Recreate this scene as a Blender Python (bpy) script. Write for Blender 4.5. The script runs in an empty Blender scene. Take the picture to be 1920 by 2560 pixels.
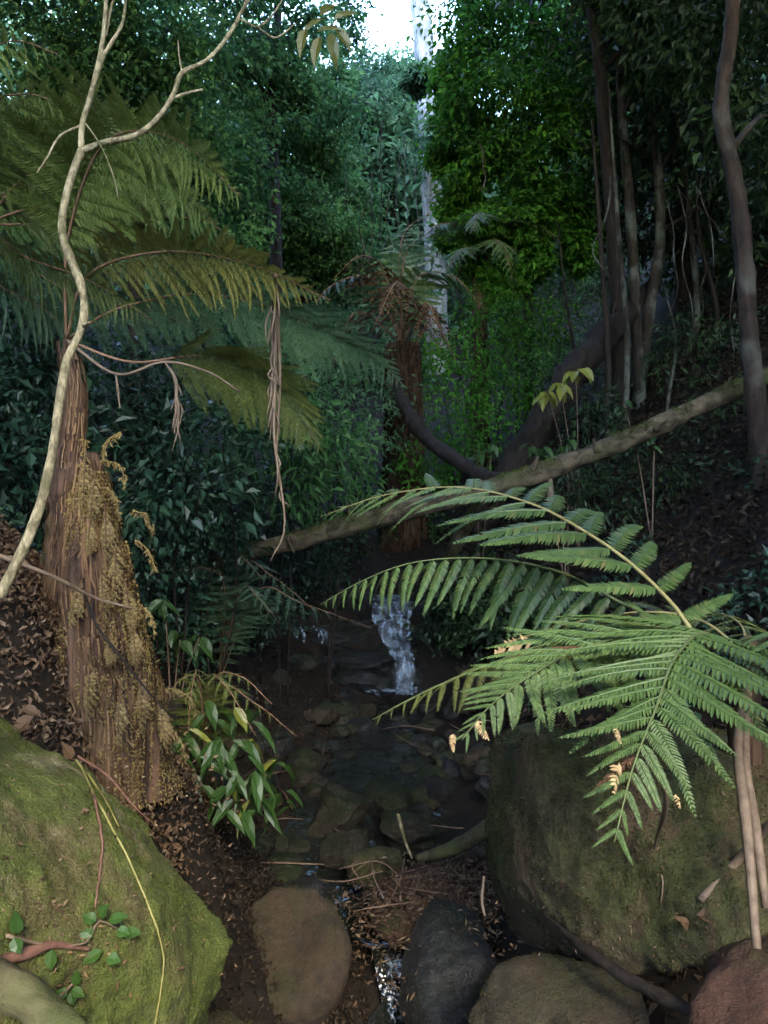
import bpy, bmesh, math, random
import numpy as np
from mathutils import Vector, Matrix, noise as mnoise

# ------------------------------------------------------------------ camera, sky, sun, exposure
SC = bpy.context.scene
COL = SC.collection
R = math.radians
EYE = 1.6
FPX = 2059.0                       # focal length in pixels of the 1920 x 2560 photograph
cam_d = bpy.data.cameras.new('camera')
cam_d.sensor_fit = 'HORIZONTAL'
cam_d.sensor_width = 36.0
cam_d.lens = 36.0 * FPX / 1920.0
cam_d.clip_start = 0.05
cam_d.clip_end = 500.0
cam = bpy.data.objects.new('camera', cam_d)
COL.objects.link(cam)
cam.location = (0, 0, EYE)
cam.rotation_euler = (R(90), 0, 0)
SC.camera = cam

SUN_EL, SUN_AZ = 36.0, 12.0        # behind the camera, a little to the right
SUN_STRENGTH, SUN_ANGLE = 0.6, 12.0
SKY_STRENGTH = 0.15
EXPOSURE = 4.8

world = bpy.data.worlds.new('World')
SC.world = world
world.use_nodes = True
wn = world.node_tree
bg = wn.nodes['Background']
sky = wn.nodes.new('ShaderNodeTexSky')
sky.sky_type = 'NISHITA'
sky.sun_disc = False
sky.sun_elevation = R(SUN_EL)
sky.sun_rotation = R(180 - SUN_AZ)
sky.air_density = 1.0
sky.dust_density = 0.7
sky.ozone_density = 1.0
wn.links.new(sky.outputs[0], bg.inputs[0])
bg.inputs[1].default_value = SKY_STRENGTH

sun_d = bpy.data.lights.new('sun', 'SUN')
sun_d.energy = SUN_STRENGTH
sun_d.angle = R(SUN_ANGLE)
sun_d.color = (1.0, 0.87, 0.66)
sun = bpy.data.objects.new('sun', sun_d)
COL.objects.link(sun)
sv = Vector((math.sin(R(SUN_AZ)) * math.cos(R(SUN_EL)), -math.cos(R(SUN_AZ)) * math.cos(R(SUN_EL)), math.sin(R(SUN_EL))))
sun.rotation_euler = sv.to_track_quat('Z', 'Y').to_euler()
sun.location = (3, -10, 12)

vs = SC.view_settings
SC.display_settings.display_device = 'sRGB'
vs.view_transform = 'Standard'
vs.look = 'None'
vs.exposure = EXPOSURE
vs.gamma = 1.0
vs.use_curve_mapping = False
SC.render.engine = 'CYCLES'
cy = SC.cycles
cy.max_bounces = 4
cy.diffuse_bounces = 2
cy.glossy_bounces = 2
cy.transmission_bounces = 2
cy.transparent_max_bounces = 6
cy.sample_clamp_indirect = 3.0
cy.caustics_reflective = False
cy.caustics_refractive = False
cy.use_denoising = True

# ------------------------------------------------------------------ helpers
rng = np.random.default_rng(7)
random.seed(7)

def P(px, py, d):
    """a point of the place: photograph pixel and its distance in metres along the view"""
    return np.array([(px - 960.0) / FPX * d, d, EYE - (py - 1280.0) / FPX * d])

def PL(*pts):
    return np.array([P(*p) for p in pts])

def catmull(pts, n):
    pts = np.asarray(pts, float)
    if len(pts) < 3:
        t = np.linspace(0, 1, n)[:, None]
        return pts[0] * (1 - t) + pts[-1] * t
    p = np.vstack([2 * pts[0] - pts[1], pts, 2 * pts[-1] - pts[-2]])
    seg = len(pts) - 1
    L = np.linalg.norm(np.diff(pts, axis=0), axis=1)
    cum = np.concatenate([[0], np.cumsum(L)])
    out = []
    for s in np.linspace(0, cum[-1], n):
        i = min(max(int(np.searchsorted(cum, s, side='right')) - 1, 0), seg - 1)
        t = (s - cum[i]) / max(L[i], 1e-9)
        a, b, c, d = p[i], p[i + 1], p[i + 2], p[i + 3]
        out.append(0.5 * (2 * b + (c - a) * t + (2 * a - 5 * b + 4 * c - d) * t * t + (3 * b - a - 3 * c + d) * t ** 3))
    return np.array(out)

def interp_list(vals, n):
    vals = np.asarray(vals, float)
    return np.interp(np.linspace(0, 1, n), np.linspace(0, 1, len(vals)), vals)

def nrm(v):
    v = np.asarray(v, float)
    return v / (np.linalg.norm(v, axis=-1, keepdims=True) + 1e-12)

def mesh_from(name, V, F, mat, smooth=True):
    me = bpy.data.meshes.new(name)
    me.from_pydata([tuple(map(float, v)) for v in V], [], [tuple(int(i) for i in f) for f in F])
    me.materials.append(mat)
    if smooth:
        me.polygons.foreach_set('use_smooth', [True] * len(me.polygons))
    me.update()
    return me

def fast_mesh(name, V, F, mat, smooth=False):
    """V (n,3), F (m,k) arrays, all faces with k corners"""
    V = np.asarray(V, np.float32); F = np.asarray(F, np.int32)
    me = bpy.data.meshes.new(name)
    me.vertices.add(len(V)); me.vertices.foreach_set('co', V.ravel())
    k = F.shape[1]
    me.loops.add(F.size); me.loops.foreach_set('vertex_index', F.ravel())
    me.polygons.add(len(F))
    me.polygons.foreach_set('loop_start', np.arange(0, F.size, k, dtype=np.int32))
    me.polygons.foreach_set('loop_total', np.full(len(F), k, np.int32))
    me.polygons.foreach_set('use_smooth', np.full(len(F), smooth, bool))
    me.materials.append(mat)
    me.update(calc_edges=True)
    return me

def add(name, me, parent=None, loc=(0, 0, 0)):
    o = bpy.data.objects.new(name, me)
    COL.objects.link(o)
    o.parent = parent
    o.location = tuple(float(c) for c in loc)
    return o

def tag(o, label=None, cat=None, group=None, kind=None):
    if label: o['label'] = label
    if cat: o['category'] = cat
    if group: o['group'] = group
    if kind: o['kind'] = kind
    return o

def thing(name, loc, label, cat, group=None):
    return tag(add(name, None, None, loc), label, cat, group)

def tube_geo(pts, radii, seg=8, n=None, rough=0.0, seed=0, cap=True, squash=None):
    if n is None: n = max(len(pts) * 5, 6)
    c = catmull(pts, n)
    r = interp_list(radii, n)
    T = nrm(np.gradient(c, axis=0))
    up = np.array([0, 0, 1.0]) if abs(T[0][2]) < 0.9 else np.array([0, 1.0, 0])
    N = nrm(np.cross(T[0], up)); V = []; rs = np.random.default_rng(seed)
    ph = rs.uniform(0, 50, 3)
    for i in range(n):
        N = nrm(N - T[i] * np.dot(N, T[i])); B = np.cross(T[i], N)
        for k in range(seg):
            a = 2 * math.pi * k / seg
            q = math.cos(a) * N + math.sin(a) * B
            rr = r[i]
            if rough:
                w = c[i] + q * r[i]
                rr *= 1 + rough * (mnoise.noise(Vector((w * 6 + ph).tolist())) + 0.6 * mnoise.noise(Vector((w * 22 + ph).tolist())))
            V.append(c[i] + q * rr)
    F = []
    for i in range(n - 1):
        for k in range(seg):
            k2 = (k + 1) % seg
            F.append((i * seg + k, i * seg + k2, (i + 1) * seg + k2, (i + 1) * seg + k))
    if cap:
        F.append(tuple(range(seg - 1, -1, -1)))
        F.append(tuple(range((n - 1) * seg, n * seg)))
    return np.array(V), F

class Bag:
    """collects tubes and ribbons into one mesh"""
    def __init__(self): self.V = []; self.F = []; self.n = 0
    def put(self, V, F):
        self.V.extend(list(V)); self.F.extend([tuple(i + self.n for i in f) for f in F]); self.n += len(V)
    def tube(self, pts, radii, **k): self.put(*tube_geo(pts, radii, **k)); return self
    def build(self, name, mat, parent=None, base=(0, 0, 0), smooth=True):
        return add(name, mesh_from(name, np.array(self.V) - np.asarray(base), self.F, mat, smooth), parent)

def leaf_arrays(pos, d, n, L, W, fold=0.18, droop=0.15, fine=False):
    """leaf blades with a folded midrib; two triangles each, eight when fine"""
    pos = np.asarray(pos, float); N = len(pos)
    d = nrm(d); s = nrm(np.cross(d, n)); n = nrm(np.cross(s, d))
    L = np.broadcast_to(np.asarray(L, float), (N,))[:, None]; W = np.broadcast_to(np.asarray(W, float), (N,))[:, None]
    tip = pos + d * L - n * L * droop
    if not fine:
        m = pos + d * L * 0.45 + n * W * fold
        V = np.stack([pos, m - s * W * .5, tip, m + s * W * .5], 1).reshape(-1, 3)
        o = (np.arange(N) * 4)[:, None]
        F = np.concatenate([o + [0, 1, 2], o + [0, 2, 3]], 1).reshape(-1, 3)
        return V, F
    ctr = pos + d * L * .5 - n * (L * droop * .25)
    e = n * W * fold
    V = np.stack([pos, ctr, tip,
                  pos + d * L * .22 + s * W * .42 + e, pos + d * L * .5 + s * W * .5 + e * 1.1 - n * L * droop * .25, pos + d * L * .78 + s * W * .26 + e - n * L * droop * .6,
                  pos + d * L * .22 - s * W * .42 + e, pos + d * L * .5 - s * W * .5 + e * 1.1 - n * L * droop * .25, pos + d * L * .78 - s * W * .26 + e - n * L * droop * .6], 1).reshape(-1, 3)
    o = (np.arange(N) * 9)[:, None]
    F = np.concatenate([o + q for q in ([0, 3, 1], [3, 4, 1], [4, 5, 1], [5, 2, 1], [0, 1, 6], [6, 1, 7], [7, 1, 8], [8, 1, 2])], 1).reshape(-1, 3)
    return V, F

# ------------------------------------------------------------------ materials
MATS = {}
def nodes_of(name):
    m = bpy.data.materials.new(name); m.use_nodes = True
    t = m.node_tree
    return m, t, t.nodes['Principled BSDF'], t.nodes['Material Output']

def nd(t, kind, **k):
    n = t.nodes.new(kind)
    for a, b in k.items(): setattr(n, a, b)
    return n

def ramp(t, src, stops):
    r = nd(t, 'ShaderNodeValToRGB')
    el = r.color_ramp.elements
    while len(el) < len(stops): el.new(0.5)
    for e, (p, c) in zip(el, stops):
        e.position = p; e.color = (*c, 1) if len(c) == 3 else c
    t.links.new(src, r.inputs[0])
    return r.outputs[0]

def noise_tex(t, scale, detail=4, rough=0.6, vec=None, dist=0.0):
    n = nd(t, 'ShaderNodeTexNoise')
    n.inputs['Scale'].default_value = scale; n.inputs['Detail'].default_value = detail
    n.inputs['Roughness'].default_value = rough; n.inputs['Distortion'].default_value = dist
    if vec is not None: t.links.new(vec, n.inputs['Vector'])
    return n.outputs[0]

def world_pos(t, scale=(1, 1, 1)):
    g = nd(t, 'ShaderNodeNewGeometry')
    mp = nd(t, 'ShaderNodeMapping'); mp.inputs['Scale'].default_value = scale
    t.links.new(g.outputs['Position'], mp.inputs['Vector'])
    return mp.outputs[0]

def bump(t, b, src, strength=0.5, dist=0.02, prev=None):
    n = nd(t, 'ShaderNodeBump'); n.inputs['Strength'].default_value = strength; n.inputs['Distance'].default_value = dist
    t.links.new(src, n.inputs['Height'])
    if prev is not None: t.links.new(prev, n.inputs['Normal'])
    t.links.new(n.outputs[0], b.inputs['Normal'])
    return n.outputs[0]

def mixc(t, fac, a, b):
    m = nd(t, 'ShaderNodeMix', data_type='RGBA')
    for s, v in ((m.inputs[0], fac), (m.inputs[6], a), (m.inputs[7], b)):
        if hasattr(v, 'is_output'): t.links.new(v, s)
        elif isinstance(v, tuple): s.default_value = (*v, 1)
        else: s.default_value = v
    return m.outputs[2]

def mat_leaf(name, stops, rough=0.4, trans=0.25, spec=0.5, tint=None):
    m, t, b, out = nodes_of(name)
    g = nd(t, 'ShaderNodeNewGeometry')
    col = ramp(t, g.outputs['Random Per Island'], stops)
    big = noise_tex(t, 1.3, 2, .5, world_pos(t))
    mul = ramp(t, big, [(0.3, (.55, .6, .6)), (0.7, (1.4, 1.3, 1.0))])
    mm = nd(t, 'ShaderNodeMix', data_type='RGBA', blend_type='MULTIPLY'); mm.inputs[0].default_value = 1
    t.links.new(col, mm.inputs[6]); t.links.new(mul, mm.inputs[7]); col = mm.outputs[2]
    t.links.new(col, b.inputs['Base Color'])
    b.inputs['Roughness'].default_value = rough
    b.inputs['Specular IOR Level'].default_value = spec
    if trans:
        tr = nd(t, 'ShaderNodeBsdfTranslucent'); mx = nd(t, 'ShaderNodeMixShader'); mx.inputs[0].default_value = trans
        t.links.new(col, tr.inputs[0]); t.links.new(b.outputs[0], mx.inputs[1]); t.links.new(tr.outputs[0], mx.inputs[2])
        t.links.new(mx.outputs[0], out.inputs[0])
    MATS[name] = m
    return m

def mat_bark(name, c1, c2, c3=None, scale=8, stretch=0.2, rough=0.85, bstr=0.6, patch=(.5, .62)):
    m, t, b, out = nodes_of(name)
    v = world_pos(t, (1, 1, stretch))
    n = noise_tex(t, scale * 4, 6, .7, v, .4)
    col = ramp(t, n, [(0.4, c1), (0.6, c2)])
    if c3:
        pn = noise_tex(t, scale, 4, .6, world_pos(t, (1, 1, .8)))
        f = ramp(t, pn, [(patch[0], (0, 0, 0)), (patch[1], (1, 1, 1))])
        col = mixc(t, f, col, c3)
    t.links.new(col, b.inputs['Base Color'])
    b.inputs['Roughness'].default_value = rough
    b.inputs['Specular IOR Level'].default_value = 0.25
    bump(t, b, n, bstr, .02)
    MATS[name] = m
    return m

def mat_rock(name, rock1, rock2, moss1, moss2, moss_lo=0.4, moss_hi=0.6, up=0.35, rough=0.85, scale=3.0, spec=.3, lichen=None, soil=None):
    m, t, b, out = nodes_of(name)
    v = world_pos(t)
    n1 = noise_tex(t, scale, 6, .62, v); n2 = noise_tex(t, scale * 9, 6, .7, v); n3 = noise_tex(t, 140, 3, .7, v)
    rock = ramp(t, n2, [(0.3, rock1), (0.7, rock2)])
    moss = ramp(t, n2, [(0.3, moss1), (0.72, moss2)])
    g = nd(t, 'ShaderNodeNewGeometry'); sx = nd(t, 'ShaderNodeSeparateXYZ'); t.links.new(g.outputs['Normal'], sx.inputs[0])
    ma = nd(t, 'ShaderNodeMath', operation='MULTIPLY_ADD'); ma.inputs[1].default_value = up; t.links.new(sx.outputs[2], ma.inputs[0]); t.links.new(n1, ma.inputs[2])
    ad = nd(t, 'ShaderNodeMath', operation='MULTIPLY_ADD'); ad.inputs[1].default_value = .35; t.links.new(n2, ad.inputs[0]); t.links.new(ma.outputs[0], ad.inputs[2])
    f = ramp(t, ad.outputs[0], [(moss_lo, (0, 0, 0)), (moss_hi, (1, 1, 1))])
    col = mixc(t, f, rock, moss)
    if soil:
        sn = noise_tex(t, scale * 2.2, 5, .65, world_pos(t, (1.3, 1, .5)))
        sf = ramp(t, sn, [(.5, (0, 0, 0)), (.62, (.75, .75, .75))])
        col = mixc(t, sf, col, soil)
    if lichen:
        ln = noise_tex(t, scale * 1.6, 5, .7, world_pos(t, (1, .7, 1.4)))
        lf = ramp(t, ln, [(.55, (0, 0, 0)), (.68, (.85, .85, .85))])
        col = mixc(t, lf, col, lichen)
    vo = nd(t, 'ShaderNodeTexVoronoi', feature='DISTANCE_TO_EDGE'); vo.inputs['Scale'].default_value = scale * .9
    wv = nd(t, 'ShaderNodeVectorMath', operation='ADD'); wn_ = nd(t, 'ShaderNodeTexNoise'); wn_.inputs['Scale'].default_value = 4; t.links.new(v, wn_.inputs['Vector'])
    t.links.new(v, wv.inputs[0]); t.links.new(wn_.outputs[1], wv.inputs[1]); t.links.new(wv.outputs[0], vo.inputs['Vector'])
    ck = ramp(t, vo.outputs[0], [(0, (0, 0, 0)), (.03, (1, 1, 1))])
    t.links.new(col, b.inputs['Base Color'])
    b.inputs['Roughness'].default_value = rough; b.inputs['Specular IOR Level'].default_value = spec
    p = bump(t, b, ck, .35, .02)
    p = bump(t, b, n2, .9, .05, p)
    bump(t, b, n3, .8, .012, p)
    MATS[name] = m
    return m

def mat_plain(name, c1, c2, scale=20, rough=0.8, bstr=.3, spec=.3):
    m, t, b, out = nodes_of(name)
    n = noise_tex(t, scale, 5, .65, world_pos(t))
    t.links.new(ramp(t, n, [(0.3, c1), (0.7, c2)]), b.inputs['Base Color'])
    b.inputs['Roughness'].default_value = rough; b.inputs['Specular IOR Level'].default_value = spec
    if bstr: bump(t, b, n, bstr, .01)
    MATS[name] = m
    return m

M_soil = mat_plain('forest_soil', (.005, .004, .003), (.018, .013, .009), 14, .9, .8, .2)
M_litter = mat_leaf('dead_leaves', [(0, (.02, .012, .008)), (.45, (.065, .038, .024)), (.85, (.1, .066, .042)), (1, (.17, .13, .095))], .7, .1, .3)
M_litter_dark = mat_leaf('damp_dead_leaves', [(0, (.007, .005, .004)), (.7, (.02, .014, .01)), (.96, (.034, .026, .021)), (1, (.06, .052, .045))], .75, .05, .15)
M_moss_rock = mat_rock('mossy_boulder', (.07, .06, .04), (.2, .17, .11), (.045, .062, .01), (.13, .155, .032), .42, .68, .12, lichen=(.27, .23, .15), scale=2.2, soil=(.11, .085, .04))
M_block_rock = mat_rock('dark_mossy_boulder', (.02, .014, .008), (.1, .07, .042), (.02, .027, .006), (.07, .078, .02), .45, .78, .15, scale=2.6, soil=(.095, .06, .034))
M_brown_rock = mat_rock('brown_boulder', (.018, .013, .009), (.075, .055, .036), (.018, .02, .006), (.045, .046, .015), .62, .95, .12, scale=3.2, soil=(.06, .038, .022))
M_wet_rock = mat_rock('wet_rock', (.004, .004, .004), (.022, .022, .022), (.01, .014, .006), (.025, .035, .012), .7, .95, .1, rough=.28, scale=5, spec=.6)
M_creek_rock = mat_rock('creek_rock', (.016, .014, .011), (.06, .05, .04), (.012, .018, .006), (.035, .045, .014), .6, .85, .15, rough=.4, scale=4)
M_red_rock = mat_rock('earthy_rock', (.05, .024, .015), (.12, .06, .038), (.03, .03, .01), (.06, .06, .02), .75, .95, .1, scale=4)
M_fern = mat_leaf('fern_green', [(0, (.045, .085, .026)), (.6, (.068, .12, .038)), (.93, (.09, .145, .05)), (1, (.13, .12, .05))], .5, .25, .35)
M_fern_olive = mat_leaf('fern_olive', [(0, (.065, .09, .026)), (.6, (.095, .12, .034)), (1, (.13, .15, .048))], .5, .3, .35)
M_fern_yg = mat_leaf('fern_yellow_green', [(0, (.085, .125, .03)), (.6, (.12, .165, .042)), (1, (.16, .2, .06))], .5, .3, .35)
M_fern_teal = mat_leaf('fern_blue_green', [(0, (.035, .075, .04)), (1, (.065, .12, .065))], .38, .2, .6)
M_fern_gold = mat_leaf('fern_golden_olive', [(0, (.085, .09, .022)), (.6, (.12, .12, .03)), (1, (.15, .145, .042))], .5, .3, .35)
M_dead_frond = mat_leaf('dead_frond', [(0, (.05, .026, .016)), (.6, (.085, .045, .028)), (1, (.13, .08, .05))], .8, .15, .2)
M_pale_dead = mat_leaf('bleached_pinna', [(0, (.2, .14, .08)), (1, (.36, .28, .17))], .7, .1, .3)
M_rachis = mat_plain('frond_stalk', (.16, .14, .05), (.26, .23, .1), 30, .5)
M_rachis_green = mat_plain('green_frond_stalk', (.06, .085, .028), (.1, .125, .045), 30, .5)
M_rachis_brown = mat_plain('brown_frond_stalk', (.1, .055, .03), (.19, .11, .065), 40, .7)
M_stalk_dead = mat_plain('dead_stalk', (.075, .052, .035), (.17, .125, .085), 40, .7)
M_sapling = mat_bark('pale_sapling_bark', (.1, .085, .045), (.3, .26, .155), (.075, .075, .03), 14, .5, .75, .7, (.5, .64))
M_log = mat_bark('log_bark', (.025, .019, .011), (.1, .078, .046), (.045, .055, .016), 3, 1.2, .85, .7, (.48, .66))
M_dark_bark = mat_bark('dark_bark', (.005, .0035, .0025), (.02, .014, .01), None, 7, .25)
M_lichen_bark = mat_bark('lichen_bark', (.009, .007, .005), (.03, .023, .018), (.075, .082, .068), 5, .4, .85, .6, (.5, .62))
M_red_bark = mat_bark('reddish_bark', (.009, .006, .0045), (.034, .021, .015), (.06, .056, .046), 4.2, .4, .85, .6, (.52, .66))
M_gum_bark = mat_bark('pale_gum_bark', (.16, .165, .16), (.36, .37, .36), (.08, .075, .06), 2.4, .4, .7, .3, (.56, .68))
M_fibre = mat_bark('root_fibre', (.012, .007, .005), (.085, .05, .032), (.05, .034, .016), 6, .12, .95, 1.0, (.5, .65))
M_strand = mat_leaf('root_strands', [(0, (.03, .017, .011)), (.6, (.085, .05, .031)), (1, (.16, .105, .062))], .85, .05, .2)
M_strand_dark = mat_leaf('dark_root_strands', [(0, (.012, .007, .005)), (.6, (.035, .019, .013)), (1, (.06, .036, .025))], .9, .05, .1)
M_filmy = mat_leaf('filmy_fern', [(0, (.09, .062, .026)), (.5, (.16, .115, .05)), (1, (.21, .175, .075))], .7, .15, .25)
M_leaf_vivid = mat_leaf('vivid_green_leaves', [(0, (.025, .09, .012)), (.6, (.055, .18, .022)), (1, (.1, .25, .04))], .55, .5, .15)
M_leaf_teal = mat_leaf('blue_green_leaves', [(0, (.04, .095, .05)), (.6, (.08, .17, .09)), (1, (.13, .25, .14))], .5, .45, .25)
M_leaf_mid = mat_leaf('mid_green_leaves', [(0, (.024, .065, .022)), (.6, (.055, .145, .052)), (1, (.1, .21, .08))], .5, .48, .2)
M_leaf_dark = mat_leaf('dark_leaves', [(0, (.01, .025, .01)), (.6, (.02, .045, .018)), (1, (.035, .07, .025))], .5, .3, .25)
M_leaf_gloss = mat_leaf('glossy_leaves', [(0, (.012, .036, .022)), (.6, (.02, .055, .035)), (1, (.038, .082, .052))], .4, .22, .32)
M_leaf_broad = mat_leaf('broad_leaves', [(0, (.014, .036, .01)), (.6, (.024, .06, .015)), (1, (.045, .085, .02))], .45, .25, .35)
M_leaf_yellow = mat_leaf('yellow_green_leaves', [(0, (.11, .13, .025)), (1, (.16, .18, .04))], .4, .3, .4)
M_leaf_olive = mat_leaf('olive_leaves', [(0, (.08, .075, .015)), (.6, (.12, .12, .024)), (1, (.2, .15, .06))], .45, .35, .4)
M_vine = mat_plain('yellow_vine', (.12, .115, .03), (.22, .2, .07), 30, .6)
M_twig = mat_plain('brown_twig', (.07, .045, .03), (.15, .1, .07), 30, .8)
M_red_twig = mat_plain('reddish_stick', (.07, .035, .025), (.17, .085, .06), 40, .8)

def mat_water():
    m, t, b, out = nodes_of('stream_water')
    b.inputs['Base Color'].default_value = (.012, .014, .012, 1)
    b.inputs['Roughness'].default_value = .06
    b.inputs['Specular IOR Level'].default_value = .7
    n = noise_tex(t, 16, 3, .6, world_pos(t, (1, .6, 1)), .6)
    bump(t, b, n, .6, .03)
    return m
def mat_fall():
    m, t, b, out = nodes_of('falling_water')
    b.inputs['Base Color'].default_value = (.3, .39, .48, 1)
    b.inputs['Roughness'].default_value = .15
    n = noise_tex(t, 30, 3, .6, world_pos(t, (1, 1, .2)), .6)
    bump(t, b, n, .5, .02)
    tr = nd(t, 'ShaderNodeBsdfTransparent'); mx = nd(t, 'ShaderNodeMixShader')
    f = ramp(t, noise_tex(t, 22, 4, .7, world_pos(t, (1.6, 1, .25))), [(.42, (.02, .02, .02)), (.62, (.6, .6, .6))])
    t.links.new(f, mx.inputs[0]); t.links.new(tr.outputs[0], mx.inputs[1]); t.links.new(b.outputs[0], mx.inputs[2])
    t.links.new(mx.outputs[0], out.inputs[0])
    return m
M_water, M_fall = mat_water(), mat_fall()

# ------------------------------------------------------------------ the ground
CT = [P(0, 1430, 2.3), P(120, 1700, 2.3), P(300, 1890, 2.5), P(480, 1965, 2.6),
      (-.95, 3.2, .9), (-.6, 3.2, .35), (-.38, 3.0, .0), (-.5, 2.8, .25), (-1.6, 2.5, 1.9), (-2.5, 2.5, 2.6), (-1.8, 4, 1.25), (-1.2, 4.5, .75), (-.85, 4.5, .35),
      (-3, 4, 2.2), (-1.5, 6, 1.15), (-.95, 5.7, .7), (-3, 6, 2.3), (-5, 6, 3.6), (-8, 6, 5.4), (-3, 9, 3.2), (-6, 10, 5.2), (-12, 10, 8),
      (-.5, 1.5, -.1), (-.9, 1.4, .3), (-1.3, 1.2, .7), (-.3, 1.6, -.35), (-1.5, .5, .6), (-1.5, -1, .5), (-2.5, 1, 1.9),
      (.06, 2.9, -.3), (-.02, 3.2, -.1), (-.42, 3.7, -.07), (-.35, 4.2, -.0), (0, 5, .06), (.1, 5.8, .1), (.1, 6.1, .16), (-.2, 2.4, -.4), (-.3, 2.2, -.35), (0, 2.2, -.4), (.1, 6.55, .95), (.15, 7.2, 1.1),
      (-.6, 6.1, .5), (-.6, 6.6, 1.05), (.7, 6.1, .7), (.8, 6.6, 1.2), (.5, 4.5, .2), (.45, 3.6, .1), (.5, 5.5, .28), (.35, 2.6, -.1),
      (1.0, 2.5, .2), (1.3, 3.5, .9), (1.0, 4.5, .75), (1.5, 5, 1.2), (2.5, 5, 2.0), (2.8, 6, 2.25), (2, 3, 1.4), (1.7, 2, .9), (.8, 1.3, .1), (4, 5, 3.3), (4, 8, 4.2), (7, 8, 6.8),
      (12, 8, 10), (1.2, 8, 1.9), (3, 9, 3.2), (0, 10, 1.9), (0, 14, 3.6), (0, 20, 7), (0, 30, 12), (10, 20, 13), (-10, 20, 10), (0, 60, 26),
      (40, 30, 26), (-40, 30, 26), (40, 0, 16), (-40, 0, 14), (0, -3, -.5), (0, -10, -1), (5, -5, 2), (-5, -5, 2), (60, -60, 12), (-60, -60, 12), (0, -60, 0), (0, 0, -.35), (0, 1.5, -.3),
      (60, 60, 34), (-60, 60, 34), (1.5, .3, .4)]
CT = np.array([np.asarray(c, float) for c in CT])
_D = np.linalg.norm(CT[:, None, :2] - CT[None, :, :2], axis=2)
_n = len(CT)
_A = np.zeros((_n + 3, _n + 3)); _A[:_n, :_n] = _D + np.eye(_n) * -0.02
_A[:_n, _n:] = np.c_[np.ones(_n), CT[:, :2]]; _A[_n:, :_n] = _A[:_n, _n:].T
_W = np.linalg.solve(_A, np.r_[CT[:, 2], 0, 0, 0])
def ground(x, y):
    x = np.atleast_1d(np.asarray(x, float)); y = np.atleast_1d(np.asarray(y, float))
    d = np.sqrt((x[:, None] - CT[None, :, 0]) ** 2 + (y[:, None] - CT[None, :, 1]) ** 2)
    return d @ _W[:_n] + _W[_n] + _W[_n + 1] * x + _W[_n + 2] * y
def g1(x, y): return float(ground(x, y)[0])
def gnormal(x, y, e=.08):
    gx = (ground(x + e, y) - ground(x - e, y)) / (2 * e); gy = (ground(x, y + e) - ground(x, y - e)) / (2 * e)
    return nrm(np.stack([-gx, -gy, np.ones_like(gx)], 1))

def build_ground():
    nx, ny = 300, 300
    u = np.linspace(-1, 1, nx); xs = np.sinh(u * 4.2) / math.sinh(4.2) * 60
    v = np.linspace(-1, 1, ny); ys = 3.5 + np.sinh(v * 4.0) / math.sinh(4.0) * 60
    X, Y = np.meshgrid(xs, ys)
    x, y = X.ravel(), Y.ravel()
    z = ground(x, y)
    for i in range(len(z)):
        if abs(x[i]) < 14 and -4 < y[i] < 24:
            p = Vector((x[i], y[i], 0))
            z[i] += .05 * mnoise.noise(p * 3) + .022 * mnoise.noise(p * 9)
    V = np.stack([x, y, z], 1)
    idx = np.arange(nx * ny).reshape(ny, nx)
    F = np.stack([idx[:-1, :-1], idx[:-1, 1:], idx[1:, 1:], idx[1:, :-1]], -1).reshape(-1, 4)
    tag(add('ground', fast_mesh('ground', V, F, M_soil, True)), 'dark forest soil of the gully floor and both banks', kind='structure')
build_ground()

# ------------------------------------------------------------------ rocks
def rock_mesh(name, dims, seed, mat, sub=4, rough=.22, flat=0.0, boxy=2.2):
    bm = bmesh.new(); bmesh.ops.create_icosphere(bm, subdivisions=sub, radius=1)
    rs = np.random.default_rng(seed); off = Vector(rs.uniform(-50, 50, 3).tolist())
    planes = [(nrm(rs.normal(size=3)), rs.uniform(.6, .88)) for _ in range(11)]
    for v in bm.verts:
        c = np.array(v.co)
        c = c / (np.sum(np.abs(c) ** boxy) ** (1 / boxy))
        for pn, pd in planes:
            k = float(c @ pn)
            if k > pd: c = c - pn * (k - pd) * .95
        q = Vector(c.tolist())
        s = 1 + rough * mnoise.noise(q * 1.1 + off) + rough * .5 * mnoise.noise(q * 2.6 + off) + rough * .2 * mnoise.noise(q * 7 + off)
        if sub > 4: s += rough * .09 * mnoise.noise(q * 18 + off)
        c = c * s
        v.co = (c[0] * dims[0], c[1] * dims[1], c[2] * dims[2] * (1 - flat * (c[2] < 0)))
    me = bpy.data.meshes.new(name); bm.to_mesh(me); bm.free()
    me.polygons.foreach_set('use_smooth', [True] * len(me.polygons)); me.materials.append(mat)
    return me

def rock(name, c, dims, seed, mat, label, cat='rock', group=None, rot=(0, 0, 0), sub=4, rough=.22, boxy=2.2):
    o = add(name, rock_mesh(name, dims, seed, mat, sub, rough, boxy=boxy), None, c)
    o.rotation_euler = [R(a) for a in rot]
    return tag(o, label, cat, group)

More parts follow.
